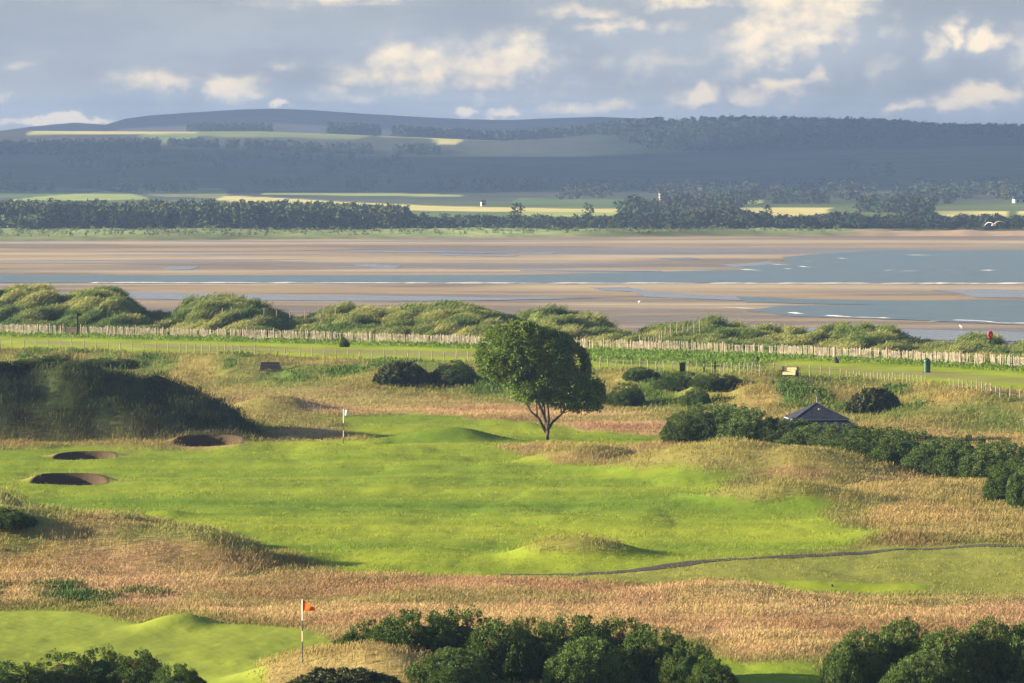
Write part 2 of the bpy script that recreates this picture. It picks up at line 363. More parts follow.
    dkc = np.array((.048, .066, .026)) * (1 + .8 * fbm(x / 1.3, y / 2, 3, 211)[..., None]) + np.clip(1 - tb * 2, 0, 1)[..., None] * np.array((.05, .022, .015))
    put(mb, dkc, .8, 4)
    # bunkers
    r = bunk_r(x, y)
    for (bx_, by_, hw_, hl_, dp_, lp_) in _bk[:2]: put(sstep(2.0, 1.2, r) * sstep(by_ - hl_ * .3, by_ + hl_ * .6, y) * (np.abs(y - by_) < 9) * .75, np.array((.34, .26, .12)) * (1 + .3 * fbm(x / .8, y / 2, 3, 219)[..., None]), .35, 0)
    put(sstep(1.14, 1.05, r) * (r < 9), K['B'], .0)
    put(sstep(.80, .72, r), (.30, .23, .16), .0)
    return col, tall, kind
# ------------------------------------------------------------------ ground mesh
us = np.concatenate([np.linspace(-4000, -900, 14)[:-1], np.linspace(-900, -220, 30)[:-1], np.arange(-220, 1244, 1.7), np.linspace(1246, 1924, 30), np.linspace(1924, 5000, 14)[1:]])
Ds = [-20, 10, 30, 50, 70, 85, 95, 105, 112]
v = 151 + F * CH / 118.0
while True:
    Dv = F * CH / (v - 151.0)
    if Dv > 360: break
    Ds.append(Dv); v -= .55
Dv = Ds[-1]
while Dv < 545: Ds.append(Dv); Dv += .42
while Dv < 640: Ds.append(Dv); Dv += 3
Ds = np.array(Ds)
for (bx_, by_, hw_, hl_, dp_, lp_) in _bk: Ds = np.concatenate([Ds[(Ds < by_ - hl_ * 1.15) | (Ds > by_ + hl_ * 1.35)], np.arange(by_ - hl_ * 1.15, by_ + hl_ * 1.35, .11)])
Ds = np.unique(Ds)
UU, DD = np.meshgrid(us, Ds)
gx = (UU - CX) / F * np.maximum(DD, 60) ; gy = DD.copy()
gz = height(gx, gy)
gz = np.where(gy < 100, gz * np.clip(gy / 100, 0, 1), gz)
gcol, gtall, _ = zones(gx.reshape(-1), gy.reshape(-1))
# ground colour is a little darker where the cover is tall
gcol = gcol * (1 - .10 * np.clip(gtall, 0, 1))[:, None]
nr, nc = UU.shape
idx = np.arange(nr * nc).reshape(nr, nc)
fc = np.stack([idx[:-1, :-1], idx[:-1, 1:], idx[1:, 1:], idx[1:, :-1]], -1).reshape(-1)
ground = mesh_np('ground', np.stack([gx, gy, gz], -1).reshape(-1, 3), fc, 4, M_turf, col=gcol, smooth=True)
tag(ground, kind='structure')
def hz(x, y): return float(height(np.array([x]), np.array([y]))[0])
# solve for a ground point that really shows at picture row py (relief included)
def G(px, py, zguess=0.0):
    zs = np.linspace(7.0, -2.0, 1800); q = np.array([P(px, py, z) for z in zs]); k = q[:, 1] < Dz(float(curve(FENCE, np.array(px))), BK) + 2
    q = q[k]; zz = zs[k]; h_ = height(q[:, 0], q[:, 1]); hit = np.nonzero(h_ >= zz)[0]
    i_ = hit[0] if len(hit) else len(q) - 1
    return float(q[i_, 0]), float(q[i_, 1]), float(h_[i_])
# ------------------------------------------------------------------ grass
def blades(name, pts, cols, h, spread, nb, width, lean, label, cat, jit=.25, mat=None, headmix=.5):
    n = len(pts); N = n * nb
    base = np.repeat(pts, nb, 0); hh = np.repeat(h, nb) * RNG.uniform(.45, 1.1, N)
    sp_ = np.repeat(spread, nb); a = RNG.uniform(0, 2 * np.pi, N); r = np.sqrt(RNG.random(N)) * sp_
    off = np.stack([np.cos(a) * r, np.sin(a) * r, np.zeros(N)], -1)
    b = base + off; b[:, 2] -= .03
    ln = np.repeat(lean, nb) if np.ndim(lean) else np.full(N, lean)
    tip = b + np.stack([hh * (ln + RNG.normal(0, .3, N)), hh * RNG.normal(0, .3, N), hh], -1)
    w = (width if np.ndim(width) else np.full(n, width)); w = np.repeat(w, nb) * RNG.uniform(.6, 1.4, N)
    t = RNG.uniform(0, 2 * np.pi, N); wd = np.stack([np.cos(t) * w, np.sin(t) * w, np.zeros(N)], -1) * .5
    inv = RNG.random(N) < headmix
    V = np.empty((N, 3, 3), np.float32)
    V[:, 0] = np.where(inv[:, None], b, b - wd)
    V[:, 1] = np.where(inv[:, None], tip + wd, b + wd)
    V[:, 2] = np.where(inv[:, None], tip - wd, tip)
    c = np.repeat(cols, nb, 0) * RNG.uniform(1 - jit, 1 + jit, N)[:, None]
    c = np.clip(np.repeat(c[:, None], 3, 1), .005, .8).reshape(-1, 3)
    o = mesh_np(name, V.reshape(-1, 3), np.arange(N * 3), 3, mat or M_grass, col=c)
    tag(o, label, cat, kind='stuff'); return o
def sample(n, u0, u1, v0, v1):
    u = RNG.uniform(u0, u1, n); v = RNG.uniform(v0, v1, n)
    D = F * CH / (v - 151.0); return (u - CX) / F * D, D, u, v
x, y, u, v = sample(330000, -160, 1184, 345, 900)
keep = y < 1e9
col, tall, kind = zones(x, y)
p = np.clip(tall * 1.5, 0, 1); p = np.where(v > 690, p * .4, p)
k = (RNG.random(len(x)) < p) & ~((v > 420) & (bunk_r(x, y) < 1.15))
x, y, u, v, col, tall, kind = [a[k] for a in (x, y, u, v, col, tall, kind)]
vf = curve(FENCE, u); Df = Dz(vf, BK); k = y < Df + 4
x, y, u, v, col, tall, kind = [a[k] for a in (x, y, u, v, col, tall, kind)]
z = height(x, y); pts = np.stack([x, y, z], -1)
clump = sstep(-.4, .4, fbm(x / 1.2, y / 2.0, 3, 221))
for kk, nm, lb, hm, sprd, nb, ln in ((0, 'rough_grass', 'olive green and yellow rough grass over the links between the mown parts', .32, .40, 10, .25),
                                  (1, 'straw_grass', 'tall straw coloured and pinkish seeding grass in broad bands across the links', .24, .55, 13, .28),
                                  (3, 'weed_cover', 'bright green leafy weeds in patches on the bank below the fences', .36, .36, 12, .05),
                                  (4, 'mound_scrub', 'dark coarse grass and low scrub on the big mound, its colour carrying shade too', .5, .34, 13, .15)):
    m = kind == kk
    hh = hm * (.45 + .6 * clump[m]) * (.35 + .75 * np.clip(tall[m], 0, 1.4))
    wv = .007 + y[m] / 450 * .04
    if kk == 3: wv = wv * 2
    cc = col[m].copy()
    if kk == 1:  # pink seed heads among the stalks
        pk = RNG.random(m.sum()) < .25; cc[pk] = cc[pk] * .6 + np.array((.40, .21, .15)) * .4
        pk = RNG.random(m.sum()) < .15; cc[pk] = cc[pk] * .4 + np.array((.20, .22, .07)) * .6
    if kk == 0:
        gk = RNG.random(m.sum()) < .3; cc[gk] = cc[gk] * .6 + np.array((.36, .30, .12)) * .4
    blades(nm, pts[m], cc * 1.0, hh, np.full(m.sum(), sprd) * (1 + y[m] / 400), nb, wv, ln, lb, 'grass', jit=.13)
# marram on the dunes
n = 130000
u = RNG.uniform(-160, 1184, n); Df = Dz(curve(FENCE, u), BK)
D = Df + 1.5 + RNG.random(n) ** 1.1 * 62; x = (u - CX) / F * D
col, tall, kind = zones(x, D)
z = height(x, D); k = z > -3.5
n1 = sstep(-.5, .4, fbm(x / 1.8, D / 4, 3, 231))
pts = np.stack([x, D, z], -1)
sl = np.clip((D - Df) / 9, .35, 1)
blades('marram_grass', pts[k], np.clip(col[k], .03, 1), (.20 + .38 * n1[k]) * sl[k], np.full(k.sum(), .5), 11, .055, .7, 'windswept marram grass covering the row of dunes before the beach', 'grass', headmix=.3)
# ------------------------------------------------------------------ paths
def strip(name, pix, width, mat, dz=.03, label=None):
    pts = []
    for i in range(len(pix) - 1):
        for t in np.linspace(0, 1, 24, endpoint=False):
            u_ = pix[i][0] + (pix[i + 1][0] - pix[i][0]) * t; v_ = pix[i][1] + (pix[i + 1][1] - pix[i][1]) * t
            pts.append(P(u_, v_))
    pts.append(P(*pix[-1])); pts = np.array(pts)
    d = np.gradient(pts, axis=0); d /= np.linalg.norm(d, axis=1)[:, None]; nrm = np.stack([-d[:, 1], d[:, 0]], -1)
    cols = 7; V = []
    for j in range(cols):
        q = pts + nrm * ((j / (cols - 1) - .5) * width * (1 + .12 * fbm(pts[:, 0] / 1.5, pts[:, 1] * 0 + j, 2, 5)))[:, None]
        V.append(np.concatenate([q, (height(q[:, 0], q[:, 1]) + dz)[:, None]], 1))
    V = np.stack(V, 1); nn = len(pts); idx = np.arange(nn * cols).reshape(nn, cols)
    fc = np.stack([idx[:-1, :-1], idx[:-1, 1:], idx[1:, 1:], idx[1:, :-1]], -1).reshape(-1)
    return tag(mesh_np(name, V.reshape(-1, 3), fc, 4, mat, smooth=True), kind='structure')
strip('path', [(500, 571.5), (560, 571.5), (640, 568.5), (740, 562), (850, 553), (930, 548), (1024, 546), (1300, 540)], .8, M_asph, .02)
# ------------------------------------------------------------------ beach
uB = np.concatenate([np.linspace(-4000, -300, 20)[:-1], np.arange(-300, 1330, 5.0), np.linspace(1330, 5000, 20)])
vB = np.concatenate([np.arange(236.0, 352, .28), np.arange(352, 372, 2)])
UU, VV = np.meshgrid(uB, vB)
zb = -5.0
DB = F * (CH - zb) / (VV - 151.0); bx = (UU - CX) / F * DB
nz = fbm(UU / 230, VV / 3.2, 5, 301); nz2 = fbm(UU / 420 + VV / 30, VV / 1.7, 4, 311); nz3 = fbm(UU / 60, VV / 1.1, 3, 321)
warm = np.array((.36, .28, .195)); mauve = np.array((.225, .19, .165)); pale = np.array((.52, .43, .30)); wet = np.array((.18, .165, .175))
t = sstep(-.25, .3, nz)[..., None]; bc = mauve * (1 - t) + warm * t
# brighter dry bars
for (v0, hw, u0, u1) in ((242, 2, -500, 1500), (259.5, 2.2, -500, 650), (257, 1.5, 560, 780), (271, 1.5, 0, 900), (286.5, 3.5, 500, 1500), (305, 3, 560, 780), (284.5, 1.2, -300, 400), (254, 1, -100, 200)):
    m = np.exp(-((VV - v0 - 1.6 * nz2) / hw) ** 2) * sstep(u0 - 60, u0 + 60, UU) * sstep(u1 + 60, u1 - 60, UU)
    bc = bc * (1 - .75 * m[..., None]) + pale * .75 * m[..., None]
wm = np.clip(sstep(.05, .35, nz2) * .7, 0, 1)
wm = np.maximum(wm, sstep(322, 336, VV) * sstep(560, 700, UU) * .85)
wm = np.maximum(wm, np.exp(-((VV - 251 - nz3) / 3.0) ** 2) * .75 * sstep(380, 520, UU))
wm = wm * (1 - np.exp(-((VV - 288) / 5) ** 2) * .8)
bc = bc * (1 - wm[..., None]) + wet * wm[..., None]
bc = bc * (1 + .12 * nz3[..., None])
Vb = np.stack([bx, DB, np.full_like(bx, zb) + .05 * nz3], -1).reshape(-1, 3)
nr, nc = UU.shape; idx = np.arange(nr * nc).reshape(nr, nc)
fc = np.stack([idx[:-1, :-1], idx[:-1, 1:], idx[1:, 1:], idx[1:, :-1]], -1).reshape(-1)
M_sand, nt, b = newmat('tidal_sand')
at = nt.nodes.new('ShaderNodeAttribute'); at.attribute_name = 'Col'
nt.links.new(at.outputs['Color'], b.inputs['Base Color'])
mr = nt.nodes.new('ShaderNodeMapRange'); mr.inputs['To Min'].default_value = .9; mr.inputs['To Max'].default_value = .22
nt.links.new(at.outputs['Alpha'], mr.inputs['Value']); nt.links.new(mr.outputs[0], b.inputs['Roughness'])
mr2 = nt.nodes.new('ShaderNodeMapRange'); mr2.inputs['To Min'].default_value = .0; mr2.inputs['To Max'].default_value = .40
nt.links.new(at.outputs['Alpha'], mr2.inputs['Value']); nt.links.new(mr2.outputs[0], b.inputs['Specular IOR Level'])
gn = nt.nodes.new('ShaderNodeNewGeometry'); n2 = nt.nodes.new('ShaderNodeTexNoise'); n2.inputs['Scale'].default_value = .6; n2.inputs['Detail'].default_value = 4
nt.links.new(gn.outputs['Position'], n2.inputs['Vector']); bp = nt.nodes.new('ShaderNodeBump'); bp.inputs['Strength'].default_value = .6; bp.inputs['Distance'].default_value = .12
nt.links.new(n2.outputs['Fac'], bp.inputs['Height']); nt.links.new(bp.outputs[0], b.inputs['Normal'])
beach = mesh_np('beach', Vb, fc, 4, M_sand, col=np.concatenate([bc, wm[..., None]], -1).reshape(-1, 4), smooth=True)
tag(beach, kind='structure')
# water
def water_mat(name, base, rough, bump):
    m, nt, b = newmat(name); N = nt.nodes; L = nt.links
    gn = N.new('ShaderNodeNewGeometry'); mp = N.new('ShaderNodeMapping'); mp.inputs['Scale'].default_value = (.10, .35, 1)
    L.new(gn.outputs['Position'], mp.inputs[0])
    n = N.new('ShaderNodeTexNoise'); n.inputs['Scale'].default_value = 1.0; n.inputs['Detail'].default_value = 7; n.inputs['Roughness'].default_value = .6
    L.new(mp.outputs[0], n.inputs['Vector'])
    bp = N.new('ShaderNodeBump'); bp.inputs['Strength'].default_value = bump; bp.inputs['Distance'].default_value = .5
    L.new(n.outputs['Fac'], bp.inputs['Height']); L.new(bp.outputs[0], b.inputs['Normal'])
    r = N.new('ShaderNodeValToRGB'); r.color_ramp.elements[0].position = .35; r.color_ramp.elements[1].position = .7
    r.color_ramp.elements[0].color = (*base, 1); r.color_ramp.elements[1].color = (*[c * 1.5 for c in base], 1)
    L.new(n.outputs['Fac'], r.inputs[0]); L.new(r.outputs[0], b.inputs['Base Color'])
    b.inputs['Roughness'].default_value = rough; b.inputs['IOR'].default_value = 1.33
    return m
M_sea = water_mat('estuary_water', (.10, .135, .14), .3, .9)
M_pool = water_mat('shallow_pool', (.20, .20, .21), .25, .35)
M_foam = noise_mat('foam', (.45, .46, .47), (.68, .68, .68), .5, .9)
def water(name, pix, z, mat, jit=6):
    pts = []
    n = len(pix)
    for i in range(n):
        a = pix[i]; b_ = pix[(i + 1) % n]; L_ = abs(b_[0] - a[0]); k = max(1, int(L_ / 12))
        for j in range(k):
            t = j / k; uu = a[0] + (b_[0] - a[0]) * t; vv = a[1] + (b_[1] - a[1]) * t
            vv += .35 * float(fbm(np.array(uu / 40.0), np.array(vv * .3 + i), 3, 401))
            x_, y_ = P(uu, vv, z); pts.append((x_, y_, z))
    return tag(MB().poly(pts).build(name, mat), kind='structure')
water('water', [(-1500, 274), (0, 275), (500, 275.3), (590, 273.5), (640, 272), (740, 270), (752, 266), (790, 262), (782, 257), (830, 253), (880, 250.5), (2500, 249.5), (2500, 283.6), (1024, 283.2), (0, 282.6), (-1500, 282.3)], -4.94, M_sea)
water('water', [(735, 296), (800, 298.8), (900, 300.5), (1024, 300), (2500, 300), (2500, 328), (1024, 325), (960, 322), (905, 319.5), (850, 318), (790, 316), (745, 311), (780, 306), (880, 304.5), (800, 303.5), (745, 302)], -4.94, M_sea)
water('tidal_pool', [(40, 293.5), (120, 291.5), (260, 294.6), (420, 296), (512, 297.5), (600, 298), (500, 300.2), (420, 300.8), (200, 300), (60, 297.5)], -4.95, M_pool)
water('tidal_pool', [(590, 287.5), (628, 287), (650, 291.5), (700, 294.5), (760, 296.8), (745, 300.5), (690, 298.5), (645, 296.5), (632, 291.5), (600, 290)], -4.95, M_pool)
for pp in ([(350, 264.6), (372, 264), (402, 266), (395, 268.2), (365, 267)], [(520, 269.6), (660, 270.4), (660, 271.6), (520, 270.8)], [(655, 257.6), (690, 257.3), (700, 258.6), (660, 258.8)], [(160, 267), (200, 266.4), (192, 269.6), (170, 270)],
           [(930, 290), (985, 289), (1060, 292), (1040, 298), (975, 297.5), (960, 293)], [(-60, 291), (18, 291), (40, 293), (-60, 293.4)], [(430, 254), (520, 255.4), (512, 256.6), (440, 255.6)], [(520, 252.3), (560, 252.6), (550, 254), (522, 253.6)],
           [(690, 331), (760, 327), (900, 329), (1100, 334), (1100, 343), (900, 339), (640, 341), (600, 336)], [(300, 250), (420, 251), (520, 253), (400, 252.4)], [(720, 264.5), (770, 261.5), (780, 264), (735, 267)]):
    water('tidal_pool', pp, -4.952, M_pool)
def surf(pix, th, label, z=-4.93):
    # ridge of broken white water following the pixel line
    m = MB(); a = []; b_ = []; c_ = []
    us_ = np.arange(pix[0][0], pix[-1][0], 2.0); vs_ = np.interp(us_, [q[0] for q in pix], [q[1] for q in pix])
    V = []; nn = len(us_)
    wv = .75 * th * np.clip(.62 + .85 * fbm(us_ / 22, us_ * 0 + th * 9, 4, 501), .03, 2) * np.clip(np.minimum(np.arange(nn), np.arange(nn)[::-1]) / 4.0, .05, 1)
    for i in range(nn):
        for k_, (dv, dz) in enumerate(((.5, 0), (.12, .7), (-.5, 0))):
            x_, y_ = P(us_[i], vs_[i] + dv * wv[i] * .8, z); V.append((x_, y_, z + dz * wv[i] * .35 * (1 if k_ == 1 else 0) + .01))
    idx = np.arange(nn * 3).reshape(nn, 3)
    fc = np.stack([idx[:-1, :-1], idx[1:, :-1], idx[1:, 1:], idx[:-1, 1:]], -1).reshape(-1)
    return tag(mesh_np('surf', np.array(V), fc, 4, M_foam), label, 'surf', kind='stuff')
surf([(90, 282.9), (512, 283.3), (1400, 283.9)], 1.1, 'long thin white line of surf along the near bank of the channel')
for i, (pts_, th) in enumerate((([(824, 315.3), (850, 317), (894, 318.2)], 1.0), ([(952, 320), (985, 321.2), (1000, 323), (1200, 326)], .8), ([(787, 312.6), (806, 314)], 1.1), ([(798, 266), (812, 267.6)], 1.1), ([(784, 268.6), (796, 269.2)], .8), ([(803, 261), (812, 262)], .7), ([(835, 258), (850, 259)], .8),
        ([(883, 270.4), (896, 270.4)], .8), ([(980, 270.3), (1000, 270.5)], 1.0), ([(946, 270.3), (958, 270.5)], .6), ([(905, 255), (938, 255.4)], .6), ([(770, 264.4), (795, 265)], .6), ([(740, 269.4), (764, 270.6)], .8), ([(925, 321.5), (946, 321)], .6), ([(940, 255.3), (960, 254)], .4), ([(897, 271), (925, 271)], .3), ([(720, 307), (760, 309)], .3))):
    surf(pts_, th, 'small white breaker rolling over the shallow water off the beach', )
# ------------------------------------------------------------------ far land
uf = np.concatenate([np.linspace(-1400, -350, 30)[:-1], np.arange(-350, 1380, 5), np.linspace(1380, 2400, 30)])
CR1 = np.array([(-1400, 128), (-300, 129), (0, 130.5), (180, 131.5), (260, 131), (340, 134), (430, 138), (500, 142), (560, 138), (600, 133), (660, 128), (720, 124), (800, 124.5), (870, 126), (940, 131), (1024, 132.5), (2400, 134)], float)
CR2 = np.array([(-1400, 140), (-200, 136), (0, 131), (30, 127), (55, 124.5), (75, 122.8), (95, 123.8), (105, 125), (125, 119), (150, 115.5), (200, 112), (240, 109.6), (275, 108.8), (310, 110), (360, 113.5), (420, 117), (470, 119.4), (512, 120), (560, 118), (600, 117), (640, 118.5), (680, 123), (720, 130), (800, 140), (2400, 150)], float)
dA = np.array(list(np.arange(1236, 1380, 6)) + [1380, 1400, 1430] + list(np.arange(1460, 2000, 22)) + list(np.arange(2000, 4300, 32)) + list(np.arange(4300, 6001, 60)), float)
def shore_d(u): return np.interp(u, [-1400, 0, 150, 260, 400, 640, 850, 900, 2400], [1240, 1252, 1256, 1268, 1290, 1308, 1332, 1340, 1340])
def farz(u, D):
    c1 = curve(CR1, u); c2 = curve(CR2, u)
    shore = shore_d(u)
    z0 = -5.5 + 1.25 * sstep(shore, shore + 16, D)
    ys_t = np.interp(D, [1900, 2000, 2200, 2600, 3200, 3700], [208, 204.5, 199.5, 189, 165, 145.5])
    zt = CH - (ys_t - 151) * D / F
    zt2 = CH - (c1 - 151) * 4000 / F
    z = np.where(D < 1900, z0, zt)
    z = np.where(D < 3700, z, zt * (1 - sstep(3700, 4050, D)) + zt2 * sstep(3650, 4050, D))
    b = sstep(2300, 4000, D); z37 = CH - (145.5 - 151) * 3700 / F
    z = np.where((D > 2200) & (D <= 4050), (CH - (199.5 - 151) * 2200 / F) * 0 + z, z)
    zr2 = CH - (c2 - 151) * 5300 / F
    z = np.where(D > 4050, zt2 - 9 * sstep(4100, 4500, D), z)
    z = np.where(D > 4500, (zt2 - 9) * (1 - sstep(4500, 5300, D)) + zr2 * sstep(4500, 5300, D), z)
    z = np.where(D > 5300, zr2 - 25 * sstep(5330, 6000, D), z)
    xx = (u - CX) / F * D
    fold = fbm(xx / 330, D / 700, 4, 601) * 7 * sstep(2100, 2900, D) * (1 - sstep(3650, 3950, D)) + fbm(xx / 160, D / 300, 3, 611) * .5 * sstep(1400, 2000, D) * (1 - sstep(3650, 3950, D))
    fold2 = fbm(xx / 300, D / 400, 3, 621) * 4 * sstep(4500, 4800, D) * (1 - sstep(5000, 5280, D))
    dune = .9 * np.clip(fbm(xx / 14, D / 10, 3, 631) + .2, 0, 1) * sstep(shore + 4, shore + 22, D) * sstep(1420, 1380, D)
    return z + fold + fold2 + dune
UU, DD = np.meshgrid(uf, dA)
FX = (UU - CX) / F * DD; FZ = farz(UU, DD)
ysv = 151 + F * (CH - FZ) / DD
nn_ = fbm(FX / 120, DD / 260, 4, 641)[..., None]; n3 = fbm(FX / 40, DD / 100, 3, 651)
fcol = np.array((.072, .082, .065)) * (1 + .5 * nn_)
lowr = sstep(2300, 1900, DD)[..., None]; fcol = fcol * (1 - lowr) + np.array((.12, .16, .06)) * (1 + .4 * nn_) * lowr
up2 = sstep(4200, 4500, DD)[..., None]; fcol = fcol * (1 - up2) + np.array((.085, .075, .06)) * (1 + .4 * nn_) * up2
rw = (sstep(560, 640, UU) * sstep(3450, 3600, DD))[..., None]; fcol = fcol * (1 - rw) + np.array((.035, .05, .03)) * rw
yw = ysv; uw = UU + 8 * n3
def ff(poly, c, soft=1.6, dlim=(1500, 4300)):
    global fcol
    m = inpoly(uw, yw, poly, soft, 5) * ((DD > dlim[0]) & (DD < dlim[1])); m = m[..., None]
    fcol = fcol * (1 - m) + np.array(c) * m
YL = (.62, .56, .22); YG = (.34, .40, .12); GR = (.12, .18, .07)
ff([(-300, 184), (0, 186.5), (112, 189.5), (60, 196), (0, 198), (-300, 199)], GR)
ff([(15, 199), (60, 195), (108, 191), (128, 193), (152, 199), (90, 200.5), (15, 200.5)], YG)
ff([(112, 187), (220, 188), (230, 194), (215, 198), (150, 196)], (.22, .24, .10))
ff([(218, 195.5), (262, 197), (330, 201), (440, 206), (512, 207.6), (655, 209.6), (650, 213.2), (440, 211), (256, 206), (218, 200)], YL)
ff([(262, 192.8), (380, 192.5), (462, 195.2), (462, 197), (380, 195.6), (262, 194.8)], YG)
ff([(512, 198), (680, 200.5), (640, 206), (512, 204.5)], GR)
ff([(512, 211), (660, 213), (660, 217), (512, 216)], YG)
ff([(740, 207.5), (833, 207.5), (828, 213), (790, 217.5), (740, 216)], YL)
ff([(936, 210.8), (1010, 211), (1002, 216.8), (936, 216.6)], YL)
ff([(1018, 211), (1300, 211), (1300, 216), (1018, 216)], YL)
ff([(690, 199), (760, 200), (760, 204), (690, 203)], YG)
ff([(28, 129), (198, 129), (200, 133.5), (120, 134.5), (30, 135)], YL)
ff([(140, 135), (200, 133), (200, 144), (158, 145)], (.22, .30, .10))
ff([(200, 129), (300, 129), (375, 135), (360, 139), (200, 136)], (.24, .29, .10))
ff([(378, 134.5), (500, 138), (500, 141), (380, 137)], (.30, .33, .13))
ff([(430, 136), (466, 137), (458, 145), (438, 144)], YL)
ff([(860, 150), (1020, 148), (1300, 148), (1300, 195), (920, 188), (870, 175)], (.08, .10, .055))
ff([(0, 148), (500, 150), (500, 160), (0, 158)], (.08, .10, .06))
ff([(0, 166), (260, 168), (430, 172), (400, 182), (0, 182)], (.065, .085, .05))
sh_ = shore_d(UU); gs = (sstep(sh_ + 5, sh_ + 12, DD) * sstep(1400, 1385, DD))[..., None]
fcol = fcol * (1 - gs) + np.array((.20, .24, .10)) * (1 + .8 * n3[..., None] + .8 * nn_) * gs
# beyond the point on the right the strand is bare sand
rs = (sstep(820, 880, UU) * sstep(1372, 1360, DD))[..., None]
fcol = fcol * (1 - rs) + np.array((.42, .30, .21)) * rs
ss = sstep(sh_ + 9, sh_ + 4, DD)[..., None]; fcol = fcol * (1 - ss) + np.array((.38, .29, .22)) * ss
nr, nc = UU.shape; idx = np.arange(nr * nc).reshape(nr, nc)
fc = np.stack([idx[:-1, :-1], idx[:-1, 1:], idx[1:, 1:], idx[1:, :-1]], -1).reshape(-1)
far = mesh_np('hills', np.stack([FX, DD, FZ], -1).reshape(-1, 3), fc, 4, M_far, col=np.clip(fcol, .01, 1).reshape(-1, 3), smooth=True)
tag(far, kind='structure')
# floor under everything out past the hills
tag(MB().poly([(-2400, -50, -7), (2400, -50, -7), (2400, 6100, -7), (-2400, 6100, -7)]).build('seabed', noise_mat('mud', (.15, .13, .11), (.2, .17, .14), .02)), kind='structure')
# ------------------------------------------------------------------ far woods
def tree_proto(kind, nt_):
    """small tree as loose leaf masses: unit height"""
    V = []
    for i in range(nt_):
        if kind == 'con':
            h = RNG.random() ** .8 * .92 + .08; r = .24 * (1 - h) + .02; a = RNG.uniform(0, 6.283); rr = r * RNG.uniform(.5, 1)
        else:
            h = RNG.uniform(.12, 1); r = .42 * math.sqrt(max(0.02, 1 - ((h - .55) / .48) ** 2)); a = RNG.uniform(0, 6.283); rr = r * RNG.uniform(.4, 1)
        c = np.array((math.cos(a) * rr, math.sin(a) * rr, h)); s = (.11 if kind == 'con' else .15) * math.sqrt(46 / max(46, nt_))
        V.append(c + RNG.normal(0, s, (3, 3)) * np.array((1, 1, .8)))
    return np.array(V)
def wood(name, xyz, hts, cols, kind, label, nt_=46, mat=None):
    protos = [tree_proto(kind, nt_) for _ in range(6)]
    n = len(xyz); pid = RNG.integers(0, 6, n); a = RNG.uniform(0, 6.283, n)
    PV = np.stack(protos)[pid]       # n,nt,3,3
    ca, sa = np.cos(a)[:, None, None], np.sin(a)[:, None, None]
    X = PV[..., 0] * ca - PV[..., 1] * sa; Y = PV[..., 0] * sa + PV[..., 1] * ca
    V = np.stack([X, Y, PV[..., 2]], -1) * hts[:, None, None, None] + xyz[:, None, None, :]
    c = np.repeat(cols, nt_ * 3, 0) * np.repeat(RNG.uniform(.85, 1.15, n * nt_), 3)[:, None]
    o = mesh_np(name, V.reshape(-1, 3), np.arange(n * nt_ * 3), 3, mat or M_fartree, col=np.clip(c, .005, 1))
    return tag(o, label, 'wood', kind='stuff')
def fz(u, D): return farz(np.asarray(u, float), np.asarray(D, float))
def scatter(n, u0, u1, D0, D1, hmin, hmax, c, kind, label, name, nt_=46, thin=None, hfun=None):
    u = RNG.uniform(u0, u1, n); D = RNG.uniform(D0, D1, n)
    if thin is not None:
        k = thin(u, D); u, D = u[k], D[k]
    x = (u - CX) / F * D; z = fz(u, D)
    h = RNG.uniform(hmin, hmax, len(u))
    if hfun is not None: h = h * hfun(u, D)
    cols = np.array(c) * RNG.uniform(.88, 1.12, (len(u), 1)) + np.clip(RNG.normal(0, .008, (len(u), 3)), -.01, .02)
    return wood(name, np.stack([x, D, z - .3], -1), h, cols, kind, label, nt_)
scatter(2600, -420, 408, 1392, 1520, 5.4, 7.3, (.075, .10, .04), 'con', 'dense pine plantation with a straight front edge on the far shore', 'conifer_wood', 110, hfun=lambda u, D: 1 - .14 * sstep(250, 408, u) + .06 * fbm(u / 30, D / 20, 2, 5))
scatter(260, -420, 40, 1376, 1392, 2.5, 4.5, (.10, .13, .06), 'br', 'low scrub in front of the pine plantation on the far shore', 'shore_scrub', 40)
scatter(1500, -420, 840, 1278, 1385, .5, 1.5, (.12, .15, .06), 'br', 'low tussocks and scrub along the green strip of the far shore', 'shore_tussocks', 24, thin=lambda u, D: D > shore_d(u) + 14)
scatter(900, 408, 900, 1390, 1500, 2.0, 4.2, (.042, .058, .034), 'br', 'dark mixed woodland behind the strand of the far shore', 'shore_wood', 110, hfun=lambda u, D: .75 + .45 * fbm(u / 35, D / 60, 3, 15) + .35 * sstep(600, 680, u) * sstep(800, 760, u) + .0 * u)
scatter(900, 780, 1400, 1385, 1500, 2.4, 4.4, (.038, .052, .034), 'br', 'dark woodland behind the bare sand at the right of the far shore', 'point_wood', 110, hfun=lambda u, D: .85 + .4 * fbm(u / 40, D / 60, 3, 25))
scatter(700, 620, 960, 1640, 2050, 3, 6, (.042, .058, .034), 'br', 'scattered dark woods between the yellow fields on the far plain', 'plain_wood', 100, thin=lambda u, D: (fbm(u / 40, D / 120, 3, 35) > -.02) & ~((u > 738) & (u < 840) & (D > 1650) & (D < 1995)) & ~((u > 930) & (D < 2000)))
scatter(1100, 560, 1400, 2150, 2500, 3, 6, (.045, .06, .036), 'br', 'hedgerow trees and copses along the foot of the far hills', 'foothill_wood', 40, thin=lambda u, D: fbm(u / 30, D / 150, 3, 45) > -.05)
scatter(900, -400, 560, 2450, 2800, 3, 5, (.06, .085, .05), 'br', 'copses below the left hillside behind the plantation', 'hedgerow_wood', 40, thin=lambda u, D: (fbm(u / 45, D / 140, 3, 55) > .12))
scatter(1700, -350, 160, 3480, 3690, 3.5, 6.2, (.05, .065, .04), 'br', 'dark belt of trees below the pale field at the left skyline', 'ridge_wood', 36)
